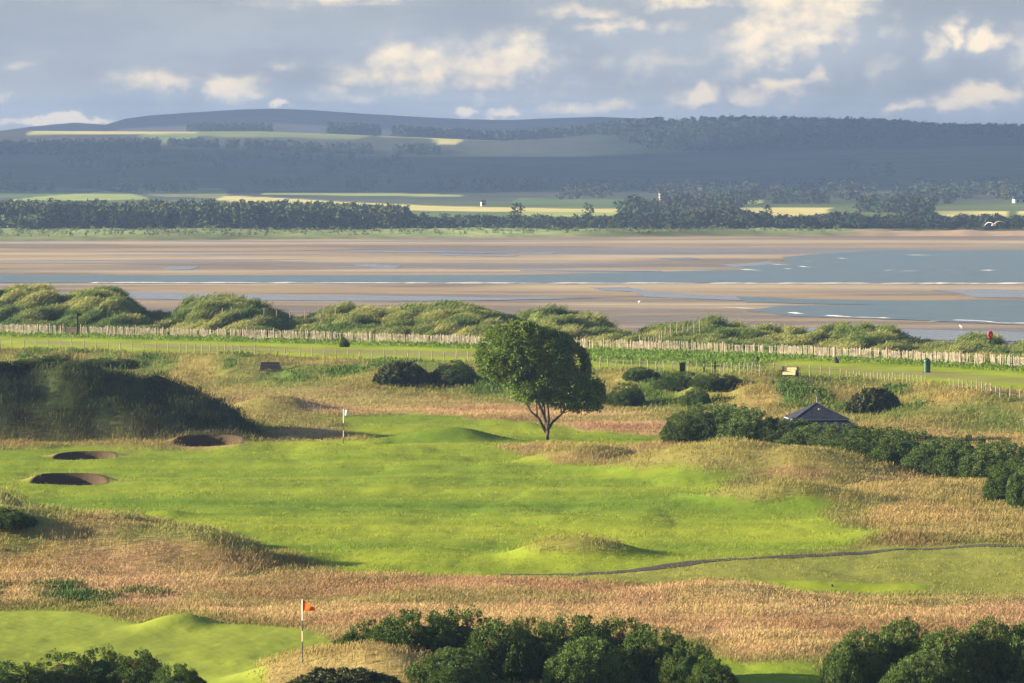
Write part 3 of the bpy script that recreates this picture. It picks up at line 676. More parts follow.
scatter(700, 165, 440, 3600, 3690, 3.5, 6, (.05, .065, .04), 'br', 'long belt of trees across the upper left hillside', 'belt_wood', 36, thin=lambda u, D: fbm(u / 14, D / 400, 2, 65) > -.22)
scatter(260, 188, 272, 4060, 4140, 5, 8, (.05, .065, .04), 'con', 'line of conifers on the skyline beyond the left hill crest', 'skyline_wood', 30)
scatter(260, 328, 380, 4060, 4140, 6, 10, (.045, .06, .04), 'con', 'clump of tall trees on the crest right of the pale field', 'crest_wood', 30)
scatter(1300, 396, 660, 3960, 4150, 5.5, 9, (.045, .06, .04), 'br', 'tree belt along the middle of the hill crest', 'middle_crest_wood', 36)
scatter(5200, 540, 1400, 3560, 4080, 4, 7.5, (.035, .05, .032), 'br', 'dense wood covering the top of the right hand hill', 'hilltop_wood', 36, thin=lambda u, D: D > 3980 - 420 * sstep(540, 700, u) + 160 * sstep(850, 950, u) + 60 * fbm(u / 40, D * 0, 2, 75))
scatter(500, 60, 500, 3000, 3400, 3.5, 6, (.06, .08, .05), 'br', 'scattered copses half way up the left hillside', 'hillside_copse', 36, thin=lambda u, D: fbm(u / 40, D / 200, 3, 85) > .15)
# lone trees and small buildings far off
def far_tree(px, D, h, label, c=(.05, .065, .04)):
    base = empty('far_tree', (*PD(px, D), float(fz(px, D))))
    tag(base, label, 'tree', 'single trees on the far shore and hills')
    V = np.concatenate([tree_proto('br', 130)]).reshape(-1, 3) * h; V[:, 2] += h * .05
    mesh_np('crown', V, np.arange(len(V)), 3, M_fartree, base, col=np.tile(np.array(c), (len(V), 1)))
    MB().tube([(0, 0, -.3), (0, 0, h * .5)], [h * .035, h * .02], 6).build('trunk', M_bark, base)
far_tree(634, 1640, 6.5, 'round tree at the left end of the wood among the pale fields')
far_tree(517, 1560, 5.5, 'dark tree behind the shore wood right of the plantation')
far_tree(588, 1580, 5, 'small dark tree standing before the long pale field')
far_tree(852, 2900, 8, 'dark tree on the right hillside above the woods, leftmost of three')
far_tree(874, 2780, 6.5, 'dark tree on the right hillside, middle of three')
far_tree(889, 2760, 7.5, 'dark tree on the right hillside, rightmost of three')
far_tree(399, 3300, 6, 'single tree on the smooth slope of the middle hillside')
def house(px, D, w, d, h, rh, label, white=True):
    b0 = empty('far_house', (*PD(px, D), float(fz(px, D))), .3); tag(b0, label, 'house')
    MB().box((0, 0, h / 2 - .5), (w, d, h + 1)).build('wall', M_wall, b0)
    m = MB(); a = w / 2 + .3; c = d / 2 + .3
    m.poly([(-a, -c, h), (a, -c, h), (a, 0, h + rh), (-a, 0, h + rh)]); m.poly([(a, c, h), (-a, c, h), (-a, 0, h + rh), (a, 0, h + rh)])
    m.poly([(-a, -c, h), (-a, 0, h + rh), (-a, c, h)]); m.poly([(a, -c, h), (a, c, h), (a, 0, h + rh)]); m.poly([(-a, -c, h), (-a, c, h), (a, c, h), (a, -c, h)])
    m.build('roof', M_slate, b0)
    for s in (-.25, .25):
        f = MB().box((s * w, -d / 2 - .02, h * .55), (.9, .06, 1.1)).build('window', M_black, b0)
house(483, 1965, 1.5, 1.8, 1.7, .7, 'small white gabled house on the far plain beyond the plantation')
house(661, 2120, 1.5, 2, 3.4, .8, 'white house with a tall gable in front of the woods of the far plain')
house(175, 3300, 2.4, 2.5, 1.4, .8, 'white farmhouse on the upper left hillside')
house(1019, 2060, 5, 3, 1.6, 1.2, 'pale farmhouse beside the yellow field at the right edge')
# ------------------------------------------------------------------ bushes
def leaves_mesh(name, centers, rads, nper, size, cols, parent, mat=M_leaf, flat=.5, cj=.25):
    n = len(centers); N = n * nper
    c = np.repeat(centers, nper, 0); r = np.repeat(rads, nper)
    d = RNG.normal(0, 1, (N, 3)); d /= np.linalg.norm(d, axis=1)[:, None]
    pos = c + d * (r * RNG.uniform(.55, 1.0, N))[:, None]
    # leaf triangle/quad roughly pointing outwards
    out = d + RNG.normal(0, .45, (N, 3)); out /= np.linalg.norm(out, axis=1)[:, None]
    side = np.cross(out, RNG.normal(0, 1, (N, 3))); side /= np.linalg.norm(side, axis=1)[:, None] + 1e-9
    s = size * RNG.uniform(.6, 1.3, N)
    V = np.stack([pos - side * (s * .35)[:, None], pos + out * (s * .9)[:, None] * 1.0, pos + side * (s * .35)[:, None], pos - out * (s * .5)[:, None]], 1)
    cc = np.repeat(cols, nper, 0) * RNG.uniform(1 - cj, 1 + cj, N)[:, None]
    cc = np.repeat(cc[:, None], 4, 1).reshape(-1, 3)
    return mesh_np(name, V.reshape(-1, 3), np.arange(N * 4), 4, mat, parent, col=np.clip(cc, .004, 1))
def make_bush(w, d, h, knob=.19, nk=420, nper=120, leaf=.052, c0=(.03, .065, .015), c1=(.11, .17, .035), lobes=7, name='gorse_bush'):
    base = empty(name)
    L_ = [(0, 0, h * .30, w * .42, d * .42, h * .62)]
    for i in range(lobes):
        a = 6.283 * i / lobes + random.uniform(-.4, .4); rr = random.uniform(.35, .72)
        hh = h * random.uniform(.42, .68)
        L_.append((math.cos(a) * w * .5 * rr, math.sin(a) * d * .5 * rr, hh * .42, w * random.uniform(.2, .3), d * random.uniform(.2, .3), hh * .62))
    pts = []
    while len(pts) < nk:
        l = random.choice(L_); v_ = RNG.normal(0, 1, 3); v_ /= np.linalg.norm(v_)
        if v_[2] < -.55: continue
        q = np.array((l[0] + v_[0] * l[3], l[1] + v_[1] * l[4], l[2] + v_[2] * l[5])) * 1.0
        if q[2] < -.1: continue
        inside = any(((q[0] - m[0]) / m[3]) ** 2 + ((q[1] - m[1]) / m[4]) ** 2 + ((q[2] - m[2]) / m[5]) ** 2 < .8 for m in L_ if m is not l)
        if inside and random.random() < .93: continue
        pts.append(q + RNG.normal(0, .05, 3))
    pts = np.array(pts); rads = RNG.uniform(knob * .5, knob * 1.5, nk)
    up_ = RNG.random(nk) < .16; pts[up_] += np.array((0, 0, 1)) * RNG.uniform(.03, .16, up_.sum())[:, None] + RNG.normal(0, .03, (up_.sum(), 3)); rads[up_] *= .75
    t = RNG.random(nk)[:, None] * .6 + .4 * (pts[:, 2:3] / h); cols = np.array(c0) * (1 - t) + np.array(c1) * t  # paler towards the top to suggest sunlit tips, mixed with random tone
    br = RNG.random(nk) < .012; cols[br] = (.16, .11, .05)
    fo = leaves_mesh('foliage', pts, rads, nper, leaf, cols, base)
    # inner twiggy body
    m = MB()
    for i in range(16):
        q = pts[RNG.integers(0, nk)]; mid = (q[0] * .45, q[1] * .45, q[2] * .5)
        m.tube([(q[0] * .12, q[1] * .12, -.25), mid, tuple(q * .93)], [.045, .03, .012], 5)
    m.build('stems', M_bark, base)
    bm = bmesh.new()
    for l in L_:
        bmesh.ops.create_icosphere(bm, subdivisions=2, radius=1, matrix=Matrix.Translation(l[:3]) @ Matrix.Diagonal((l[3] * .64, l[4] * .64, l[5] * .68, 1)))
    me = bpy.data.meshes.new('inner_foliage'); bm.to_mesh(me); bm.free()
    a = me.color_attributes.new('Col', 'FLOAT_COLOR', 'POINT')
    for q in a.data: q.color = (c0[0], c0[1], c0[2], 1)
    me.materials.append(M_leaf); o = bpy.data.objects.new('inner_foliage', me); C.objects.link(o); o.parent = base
    return base
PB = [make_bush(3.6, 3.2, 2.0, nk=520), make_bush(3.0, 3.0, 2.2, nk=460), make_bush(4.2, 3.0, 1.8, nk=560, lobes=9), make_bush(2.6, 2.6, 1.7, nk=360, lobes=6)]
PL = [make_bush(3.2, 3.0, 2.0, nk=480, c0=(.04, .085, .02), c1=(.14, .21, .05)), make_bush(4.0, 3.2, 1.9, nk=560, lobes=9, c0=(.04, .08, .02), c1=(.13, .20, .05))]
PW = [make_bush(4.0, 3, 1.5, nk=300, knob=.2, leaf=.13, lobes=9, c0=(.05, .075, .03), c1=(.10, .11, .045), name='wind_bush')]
used = set()
PBW = {0: 3.6, 1: 3.0, 2: 4.2, 3: 2.6}
def bush(proto, px, D, wpx, top_row, label, group, name='gorse_bush', sink=0.1):
    x, y = PD(px, D); z = hz(x, y) - sink
    sx = wpx * D / F
    H = max(.35, zof(top_row, D) - z)
    o = proto if id(proto) not in used else copy_tree(proto)
    used.add(id(proto))
    fo = proto.children[0].data
    if 'dim' not in proto: 
        co = np.empty(len(fo.vertices) * 3, np.float32); fo.vertices.foreach_get('co', co); co = co.reshape(-1, 3)
        proto['dim'] = [float(np.percentile(co[:, 0], 99) - np.percentile(co[:, 0], 1)), float(np.percentile(co[:, 2], 99.7))]
    dm = proto['dim']
    o.name = name
    o.location = (x, y, z); o.rotation_euler = (0, 0, random.choice((0, math.pi)) + random.uniform(-.3, .3))
    s = sx / dm[0]; o.scale = (s, s * random.uniform(.9, 1.1), H / dm[1])
    tag(o, label, 'bush', group)
    return o
ORD = ['first', 'second', 'third', 'fourth', 'fifth', 'sixth', 'seventh', 'eighth', 'ninth', 'tenth', 'eleventh', 'twelfth', 'thirteenth', 'fourteenth', 'fifteenth', 'sixteenth', 'seventeenth', 'eighteenth', 'nineteenth']
def Dbase(row): return F * CH / (row - 151.0)
def row(items, lab, group, protos):
    items = sorted(items)
    for i, (px, br_, w_, top) in enumerate(items):
        bush(protos[i % len(protos)], px, Dbase(br_), w_, top, lab % ORD[i], group)
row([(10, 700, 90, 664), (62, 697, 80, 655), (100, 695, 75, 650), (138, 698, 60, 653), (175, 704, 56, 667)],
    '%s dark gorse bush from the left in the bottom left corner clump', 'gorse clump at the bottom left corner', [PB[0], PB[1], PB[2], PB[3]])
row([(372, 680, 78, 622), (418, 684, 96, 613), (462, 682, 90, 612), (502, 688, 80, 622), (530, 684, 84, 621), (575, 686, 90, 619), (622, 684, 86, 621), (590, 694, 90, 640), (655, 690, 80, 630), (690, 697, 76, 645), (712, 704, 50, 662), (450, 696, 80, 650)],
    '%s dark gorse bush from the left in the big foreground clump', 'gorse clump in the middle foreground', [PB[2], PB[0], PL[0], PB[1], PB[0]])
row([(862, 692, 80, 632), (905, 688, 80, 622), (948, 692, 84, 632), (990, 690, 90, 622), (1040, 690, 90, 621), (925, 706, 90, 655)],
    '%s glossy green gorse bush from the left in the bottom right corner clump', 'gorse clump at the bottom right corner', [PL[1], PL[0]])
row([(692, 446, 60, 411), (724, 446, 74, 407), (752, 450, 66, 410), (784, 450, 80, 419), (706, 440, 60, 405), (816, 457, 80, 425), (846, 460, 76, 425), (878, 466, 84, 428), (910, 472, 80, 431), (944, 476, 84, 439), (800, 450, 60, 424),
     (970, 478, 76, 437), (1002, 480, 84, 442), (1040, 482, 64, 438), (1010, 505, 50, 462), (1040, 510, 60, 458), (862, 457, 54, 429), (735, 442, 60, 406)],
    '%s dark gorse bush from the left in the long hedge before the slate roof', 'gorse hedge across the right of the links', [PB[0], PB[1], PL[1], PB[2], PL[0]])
# single shrubs on the bank and by the fences, located by the row of their foot on the relief
def shrub(proto, px, foot, wpx, hpx, label, name='shrub'):
    x, y, z = G(px, foot, .8)
    return bush(proto, px, y, wpx, foot - hpx, label, 'single shrubs on the bank', name)
shrub(PW[0], 401, 384, 52, 22, 'sparse dark shrub on the bank, left of the rounder one near the tree')
shrub(PB[3], 454, 384, 50, 23, 'rounded dark shrub on the bank just left of the big tree')
shrub(PB[1], 626, 405, 36, 22, 'dark shrub standing just right of the big tree crown')
shrub(PW[0], 874, 413, 54, 24, 'flat topped dark shrub alone in the grass right of the slate roof')
shrub(PL[0], 697, 405, 30, 17, 'small green shrub between the fence bank and the gorse hedge')
shrub(PB[2], 683, 388, 56, 16, 'low dark shrub on the bank under the black box')
shrub(PB[0], 718, 387, 50, 13, 'low dark shrub on the bank left of the bench')
shrub(PL[0], 640, 379, 36, 12, 'small green shrub on the bank left of the low dark ones')
shrub(PB[3], 344, 347, 10, 10, 'tiny round dark shrub in front of the paling fence')
shrub(PB[2], 45, 365, 60, 9, 'low dark scrub at the top left of the bank, left one')
shrub(PB[0], 110, 366, 60, 8, 'low dark scrub at the top left of the bank, right one')
shrub(PW[0], 345, 697, 120, 26, 'scrubby dark bush low in the grass left of the foreground gorse')
shrub(PB[3], 6, 526, 52, 18, 'dark tussock bush at the left edge above the straw mound')
for p_ in PB + PL + PW:
    if 'dim' in p_: del p_['dim']
for o in list(C.objects):
    if 'dim' in o: del o['dim']
# ------------------------------------------------------------------ the tree
TX, TY, TZ = G(547, 440, .3)
S = TY / F
def crown_xy(px, py): return ((px - 547) * S, (440 - py) * S)
OUT = [crown_xy(*q) for q in [(474, 358), (477, 346), (484, 337), (490, 330), (498, 324), (512, 321), (532, 323), (550, 327), (566, 334), (580, 345), (589, 358), (597, 372), (606, 384), (607, 397), (601, 408), (590, 413), (577, 414), (566, 409), (553, 407), (540, 401), (527, 401), (514, 397), (505, 386), (493, 378), (482, 372)]]
tree = empty('broadleaf_tree', (TX, TY, TZ)); tag(tree, 'lone green broadleaf tree with a wide domed crown and forked trunk on the links', 'tree')
op = np.array(OUT)
def sd_poly(p):
    ins = False; dm = 1e9; n = len(op)
    for i in range(n):
        a, b = op[i], op[(i + 1) % n]
        if (a[1] > p[1]) != (b[1] > p[1]) and p[0] < (b[0] - a[0]) * (p[1] - a[1]) / (b[1] - a[1]) + a[0]: ins = not ins
        d = b - a; t = max(0, min(1, np.dot(p - a, d) / np.dot(d, d))); dm = min(dm, np.linalg.norm(p - a - t * d))
    return dm if ins else -dm
cl = []; tries = 0
while len(cl) < 1750:
    p = np.array((RNG.uniform(-5, 4.2), RNG.uniform(1, 7.6))); d = sd_poly(p)
    if d < .08 + .42 * max(0.0, float(fbm(np.array(p[0] * 1.6), np.array(p[1] * 1.6), 3, 711))): continue
    hd = math.sqrt(max(0, min(d, 3.1) * (6.2 - min(d, 3.1)))) * .95
    sgn = -1 if RNG.random() < .5 else 1
    y_ = sgn * hd * (RNG.uniform(.72, 1.0) if RNG.random() < .75 else RNG.uniform(0, .72))
    # gaps: thin out by noise
    if float(fbm(np.array(p[0] * 1.1 + y_ * .7), np.array(p[1] * 1.1 - y_ * .4), 3, 701)) < -.14: continue
    # lower left is airy
    if p[0] < -1.4 and p[1] < 4.0 and RNG.random() < .3: continue
    cl.append((p[0], y_, p[1]))
cl = np.array(cl)
t = RNG.random(len(cl))[:, None]
ccol = np.array((.07, .13, .02)) * (1 - t) + np.array((.17, .25, .035)) * t
ccol[RNG.random(len(cl)) < .04] = (.17, .15, .04)
leaves_mesh('crown', cl, RNG.uniform(.14, .40, len(cl)), 46, .12, ccol, tree, mat=M_tleaf, cj=.35)
m = MB()
stems = [[(0, 0, -.3), (.02, 0, .5), (-.05, .05, 1.0), (-.35, -.1, 1.9), (-.75, -.15, 2.7), (-1.3, -.2, 3.6), (-2.2, -.3, 4.6)],
         [(-.05, 0, .45), (-.5, .1, 1.3), (-1.0, .15, 1.75), (-1.45, .1, 2.6), (-2.3, .1, 3.5), (-3.2, 0, 4.3)],
         [(0, 0, .5), (-.12, .3, 1.3), (-.2, .4, 2.3), (-.1, .5, 3.6), (-.3, .6, 5.2)],
         [(.02, 0, .5), (.1, -.2, 1.3), (.05, -.3, 2.2), (.4, -.5, 3.4), (.8, -.6, 4.8)],
         [(.03, 0, .6), (.35, .0, 1.1), (.9, .1, 1.6), (1.4, .2, 2.2), (2.2, .2, 3.0), (2.9, .1, 3.3)],
         [(-.6, .1, 1.4), (-.65, .6, 2.3), (-1.2, 1.0, 3.6), (-1.6, 1.2, 5)],
         [(.9, .1, 1.6), (.8, .7, 2.5), (1.6, 1.1, 3.7)], [(-.35, -.1, 1.9), (-.1, -.8, 3.0), (-.2, -1.3, 4.4)]]
rad = [.17, .10, .10, .11, .10, .06, .06, .06]
for st, r0 in zip(stems, rad):
    n = len(st); m.tube(st, [r0 * (1 - .8 * i / (n - 1)) for i in range(n)], 8)
m.build('trunk', M_bark, tree, smooth=True)
m = MB(); ends = [s_[i] for s_ in stems for i in range(2, len(s_))]
for i in range(110):
    q = cl[RNG.integers(0, len(cl))]; e = min(ends, key=lambda a: (a[0] - q[0]) ** 2 + (a[1] - q[1]) ** 2 + (a[2] - q[2]) ** 2 + (3 if a[2] > q[2] else 0))
    mid = (Vector(e) + Vector(q)) / 2 + Vector((0, 0, .12)); m.tube([e, mid, tuple(q)], [.035, .022, .01], 5)
m.build('branches', M_bark, tree)
# ------------------------------------------------------------------ fences
def fpt(u, tab, dz=0, off=0):
    v_ = float(curve(tab, np.array(u))); D = Dz(v_, BK) + off; x_ = (u - CX) / F * D
    return x_, D
def line_pts(tab, u0, u1, step, off=0):
    pts = []; u = u0; last = None
    while u <= u1:
        x_, y_ = fpt(u, tab, off=off)
        if last is None or math.hypot(x_ - last[0], y_ - last[1]) >= step: pts.append((x_, y_)); last = (x_, y_)
        u += .5
    e_ = fpt(u1, tab, off=off)
    if math.hypot(e_[0] - last[0], e_[1] - last[1]) > .4: pts.append(e_)
    return pts
def paling_fence(u0, u1, label, H=.88, step=2.9, tab=FENCE, off=0.0, sparse=.12, pw=.06, gap=.135):
    pts = line_pts(tab, u0, u1, step, off)
    root = empty('paling_fence', (pts[0][0], pts[0][1], hz(*pts[0]))); tag(root, label, 'fence', 'paling fences along the dunes')
    ox, oy, oz = root.location
    for i, (x_, y_) in enumerate(pts):
        z_ = hz(x_, y_)
        MB().tube([(x_ - ox, y_ - oy, z_ - oz - .3), (x_ - ox + random.uniform(-.05, .05), y_ - oy, z_ - oz + H + random.uniform(.02, .2))], [.06, .05], 7).build('post', M_wood, root)
        if i == len(pts) - 1: break
        x2, y2 = pts[i + 1]; L_ = math.hypot(x2 - x_, y2 - y_); m = MB(); n = int(L_ / gap)
        ang = math.atan2(y2 - y_, x2 - x_); sag = random.uniform(-.08, .06); dens = sparse + (.35 if random.random() < .12 else 0)
        for k_ in range(1, n):
            if random.random() < dens: continue
            t_ = k_ / n; px_ = x_ + (x2 - x_) * t_; py_ = y_ + (y2 - y_) * t_; pz = hz(px_, py_)
            hh = H * random.uniform(.86, 1.04) + sag * math.sin(t_ * 3.14); rt = Matrix.Rotation(ang, 3, 'Z') @ Matrix.Rotation(random.gauss(0, .05), 3, 'Y')
            m.box((px_ - ox, py_ - oy - .03, pz - oz + hh / 2 - .05), (pw * random.uniform(.7, 1.3), .022, hh + .1), rt)
        for hgt in (.25, .8):
            m.tube([(x_ - ox, y_ - oy - .045, hz(x_, y_) - oz + hgt * H), (x2 - ox, y2 - oy - .045, hz(x2, y2) - oz + hgt * H)], .008, 4)
        m.build('paling_panel', M_pale, root)
paling_fence(-60, 63, 'pale chestnut paling fence left of the gap by the sign post')
paling_fence(81, 1090, 'long pale chestnut paling fence running right from the sign post')
def free_fence(pix, label, H, step, name='wire_fence', pr=.05, mat=M_wood, wires=(.4, .8), zg=1.5, absD=None):
    P3 = []
    for i in range(len(pix) - 1):
        a, b = pix[i], pix[i + 1]
        A = fpt(a[0], FENCE, off=a[1]) if absD else G(a[0], a[1], zg)[:2]; B = fpt(b[0], FENCE, off=b[1]) if absD else G(b[0], b[1], zg)[:2]
        L_ = math.hypot(B[0] - A[0], B[1] - A[1]); n = max(1, round(L_ / step))
        for k_ in range(n): P3.append((A[0] + (B[0] - A[0]) * k_ / n, A[1] + (B[1] - A[1]) * k_ / n))
    P3.append(B)
    root = empty(name, (P3[0][0], P3[0][1], hz(*P3[0]))); tag(root, label, 'fence', 'post and wire fences on the links')
    ox, oy, oz = root.location; tops = []
    for x_, y_ in P3:
        z_ = hz(x_, y_) - oz; h_ = H * random.uniform(.85, 1.1); lx = random.uniform(-.06, .06)
        MB().tube([(x_ - ox, y_ - oy, z_ - .2), (x_ - ox + lx, y_ - oy, z_ + h_)], [pr, pr * .85], 6).build('post', mat, root); tops.append((x_ - ox, y_ - oy, z_))
    for w_ in wires:
        MB().tube([(a, b - pr, c + H * w_) for a, b, c in tops], .008, 4).build('wire', M_wire, root)
def wl(u0, u1, step, dv=0): return [(u, float(curve(WIRE, np.array(float(u)))) + dv) for u in np.arange(u0, u1, step)]
free_fence(wl(-60, 560, 60, -.5), 'low post and wire fence along the bank top left of the tree', .85, 1.15)
free_fence(wl(600, 860, 40, -.5), 'post and wire fence along the bank top behind the bench', .85, .95)
free_fence([(846, 379), (925, 383)], 'close set short posts on the bank just left of the litter bin', .6, .35, wires=(.8,))
free_fence([(950, 390), (1000, 398), (1060, 402)], 'low posts on the grass bank at the right edge', .75, .85, mat=M_wood)
free_fence([(222, 17), (250, 22), (290, 27), (335, 31)], 'old straggling fence posts over the dune left of centre', 1.1, 1.5, mat=M_wood, absD=True)
free_fence([(640, 10), (665, 18), (700, 24)], 'old leaning fence posts over the dune right of the tree', 1.2, .8, mat=M_wood, absD=True)
# wider posts beside the black box
for px in (704, 715):
    x_, y_, z_ = G(px, 373, 1.3)
    m = MB().box((0, 0, .35), (.14, .14, 1.0)).build('timber_post', M_darkwood, bevel=.01); m.location = (x_, y_, z_)
    tag(m, 'short dark timber post right of the black box, %s one' % ('left' if px == 704 else 'right'), 'post')
# sign post at the gap, and gate
x_, y_ = fpt(78, FENCE); r = empty('sign_post', (x_, y_ - .6, hz(x_, y_ - .6))); tag(r, 'tall dark post with a small board at the gap in the paling fence', 'sign post')
MB().box((0, 0, .95), (.13, .13, 2.1)).build('post', M_darkwood, r, bevel=.01)
MB().box((.16, -.09, 1.83), (.42, .04, .22)).build('board', M_darkwood, r)
xa, ya = fpt(65, FENCE); xb, yb = fpt(76.5, FENCE)
r = empty('field_gate', ((xa + xb) / 2, (ya + yb) / 2, hz((xa + xb) / 2, ya)), math.atan2(yb - ya, xb - xa)); tag(r, 'dark low wooden gate closing the gap in the paling fence', 'gate')
w_ = math.hypot(xb - xa, yb - ya)
m = MB()
for h_ in (.12, .3, .48, .64): m.box((0, 0, h_), (w_, .05, .11))
m.build('rail', M_darkwood, r)
for s in (-1, 1): MB().box((s * w_ / 2, 0, .35), (.1, .1, .9)).build('post', M_darkwood, r)
# black box
x_, y_, z_ = G(682.5, 374, 1.3); r = empty('cabinet', (x_, y_, z_)); tag(r, 'small black cabinet standing among the fence posts on the bank', 'cabinet')
MB().box((0, 0, .35), (.42, .32, .86)).build('body', M_black, r, bevel=.02); MB().box((0, 0, .80), (.48, .38, .05)).build('lid', M_black, r)
# bench
x_, y_, z_ = G(790, 377.5, 1.4); r = empty('bench', (x_, y_, z_), -.3); tag(r, 'cream slatted bench between dark end posts on the bank top', 'bench')
MB().box((0, .12, .62), (.92, .05, .13)).box((0, .12, .46), (.92, .05, .13)).build('backrest', M_cream, r)
MB().box((0, -.12, .36), (.92, .40, .05)).box((0, -.33, .26), (.92, .03, .12)).build('seat', M_cream, r)
for s in (-1, 1): MB().box((s * .52, .1, .34), (.12, .14, .82)).box((s * .52, -.22, .22), (.12, .1, .56)).box((s * .52, -.06, .50), (.12, .42, .05)).build('leg', M_darkwood, r)
# boulders
def boulder(px, row_, w, h, mat, label, name='boulder'):
    x_, y_, z_ = G(px, row_, 1.5)
    bm = bmesh.new(); bmesh.ops.create_icosphere(bm, subdivisions=3, radius=1)
    for q in bm.verts:
        k_ = 1 + .18 * float(fbm(np.array(q.co.x * 1.7 + px), np.array(q.co.y * 1.7 + q.co.z * 1.3), 3, 9))
        q.co = Vector((q.co.x * w / 2 * k_ * (1 - .22 * max(q.co.z, 0)), q.co.y * w / 2 * k_ * (1 - .22 * max(q.co.z, 0)), q.co.z * h * k_))
    me = bpy.data.meshes.new(name); bm.to_mesh(me); bm.free(); me.materials.append(mat)
    for p_ in me.polygons: p_.use_smooth = True
    o = bpy.data.objects.new(name, me); C.objects.link(o); o.location = (x_, y_, z_); tag(o, label, 'boulder'); return o
boulder(757, 362.5, .50, .48, M_rock, 'dark pointed boulder on the lawn strip above the bench')
boulder(836, 363, .50, .46, M_rock, 'dark boulder with a pale side on the lawn strip right of the bench')
boulder(23, 333.5, .45, .26, M_lrock, 'pale grey boulder on the lawn at the left edge')
boulder(13, 336.5, .22, .14, M_rock, 'small dark stone on the lawn at the left edge')
boulder(832, 586.5, .14, .10, M_rock, 'tiny dark tee marker stone on the teeing ground', 'tee_marker')
x_, y_, z_ = G(168, 338, 1.5); o = MB().box((0, 0, .22), (.14, .14, .56)).build('marker_post', M_darkwood, bevel=.02); o.location = (x_, y_, z_); tag(o, 'short dark marker post in front of the paling fence', 'post')
# bin
x_, y_, z_ = G(927, 372.5, 1.5); r = empty('litter_bin', (x_, y_, z_)); tag(r, 'dark green round litter bin with a domed top on the lawn strip', 'litter bin')
MB().lathe([(.24, -.05), (.25, .02), (.25, .72), (.235, .74)], 20).build('body', M_green, r, smooth=False); bb_ = r.children[0]
MB().lathe([(.262, .76), (.262, .82), (.23, .92), (.15, 1.0), (.05, 1.04), (.03, 1.08), (.001, 1.09)], 20).build('dome_top', M_green, r, smooth=True)
MB().box((-.0, -.245, .60), (.2, .03, .07)).build('slot', M_black, bb_)
MB().box((0, 0, -.04), (.62, .62, .08)).build('slab', M_lrock, r)
# lifebuoy
xl = None
u_ = 990.5; Dl = Dz(float(curve(FENCE, np.array(u_))), BK) + 30; x_, y_ = PD(u_, Dl); z_ = hz(x_, y_)
zt_ = zof(331.5, Dl); r = empty('lifebuoy_stand', (x_, y_, z_)); tag(r, 'red lifebuoy holder with a white patch standing on the dune top', 'lifebuoy stand')
MB().box((0, .03, (zt_ - z_) / 2 - .3), (.09, .07, (zt_ - z_) + .4)).build('post', M_darkwood, r)
m = MB(); R_ = .20; cz = zt_ - z_ - R_ - .05
m.tube([(R_ * .74 * math.cos(a), -.05, cz + R_ * 1.15 * math.sin(a)) for a in np.linspace(0, 2 * math.pi, 25)], .085, 8, cap=False); m.build('ring', M_red, r, smooth=True)
MB().box((0, 0, cz), (.3, .03, .55)).build('back_board', M_red, r)
MB().box((.08, -.04, cz - .02), (.16, .06, .22)).build('white_patch', M_white, r)
# sleepers
x_, y_, z_ = G(270.5, 371.5, .8); r = empty('sleeper_wall', (x_, y_, z_), .1); tag(r, 'low weathered brown sleeper revetment set into the grassy bank', 'sleeper wall')
for i in range(4): MB().box((0, .25 * i * .8, .02 + .19 * i), (1.75 - .1 * i, .26, .185)).build('sleeper', M_sleeper, r)
# ------------------------------------------------------------------ shelter
Dh = 303; hx, hy = PD(817, Dh); hzg = hz(hx, hy)
r = empty('shelter', (hx, hy, hzg), .12); tag(r, 'low shelter with a two tier slate roof half hidden behind the gorse hedge', 'shelter')
s = Dh / F
za = zof(403, Dh) - hzg; zm = zof(418.5, Dh) - hzg; ze = zof(427, Dh) - hzg
a = 28 * s; e = 40 * s
MB().box((0, 0, (ze + .05) / 2 - .1), (e * 1.8, e * 1.8, ze + .15)).build('wall', M_wall, r)
def hip(a0, z0, a1, z1):
    m = MB()
    for k_ in range(4):
        rt = Matrix.Rotation(k_ * math.pi / 2, 3, 'Z')
        if a1 < .01: m.poly([rt @ Vector((-a0, -a0, z0)), rt @ Vector((a0, -a0, z0)), Vector((0, 0, z1))])
        else: m.poly([rt @ Vector(q) for q in ((-a0, -a0, z0), (a0, -a0, z0), (a1, -a1, z1), (-a1, -a1, z1))])
    m.poly([(-a0, -a0, z0), (-a0, a0, z0), (a0, a0, z0), (a0, -a0, z0)])
    return m
hip(e, ze, a * .96, zm - .04).build('lower_roof', M_slate, r)
r0_ = r; r = hip(a, zm + .03, 0, za).build('upper_roof', M_slate, r)
m = MB()
for k_ in range(4):
    rt = Matrix.Rotation(k_ * math.pi / 2, 3, 'Z'); m.box(rt @ Vector((0, -a - .01, zm)), (2 * a + .1, .05, .07), rt)
m.build('flashing', M_lead, r)
m = MB()
for k_ in range(4):
    rt = Matrix.Rotation(k_ * math.pi / 2, 3, 'Z'); m.tube([rt @ Vector((a, -a, zm + .05)), (0, 0, za + .01)], .018, 5); m.tube([rt @ Vector((e, -e, ze + .01)), rt @ Vector((a, -a, zm))], .015, 5)
m.build('ridge', M_slate, r)
MB().lathe([(.03, za - .05), (.03, za + .25), (.05, za + .28), (.02, za + .34), (.001, za + .36)], 8).build('finial', M_lead, r)
MB().box((.02 * 1, -a * .45, za - (za - zm) * .36), (.12, .06, .08)).build('vent', M_white, r)
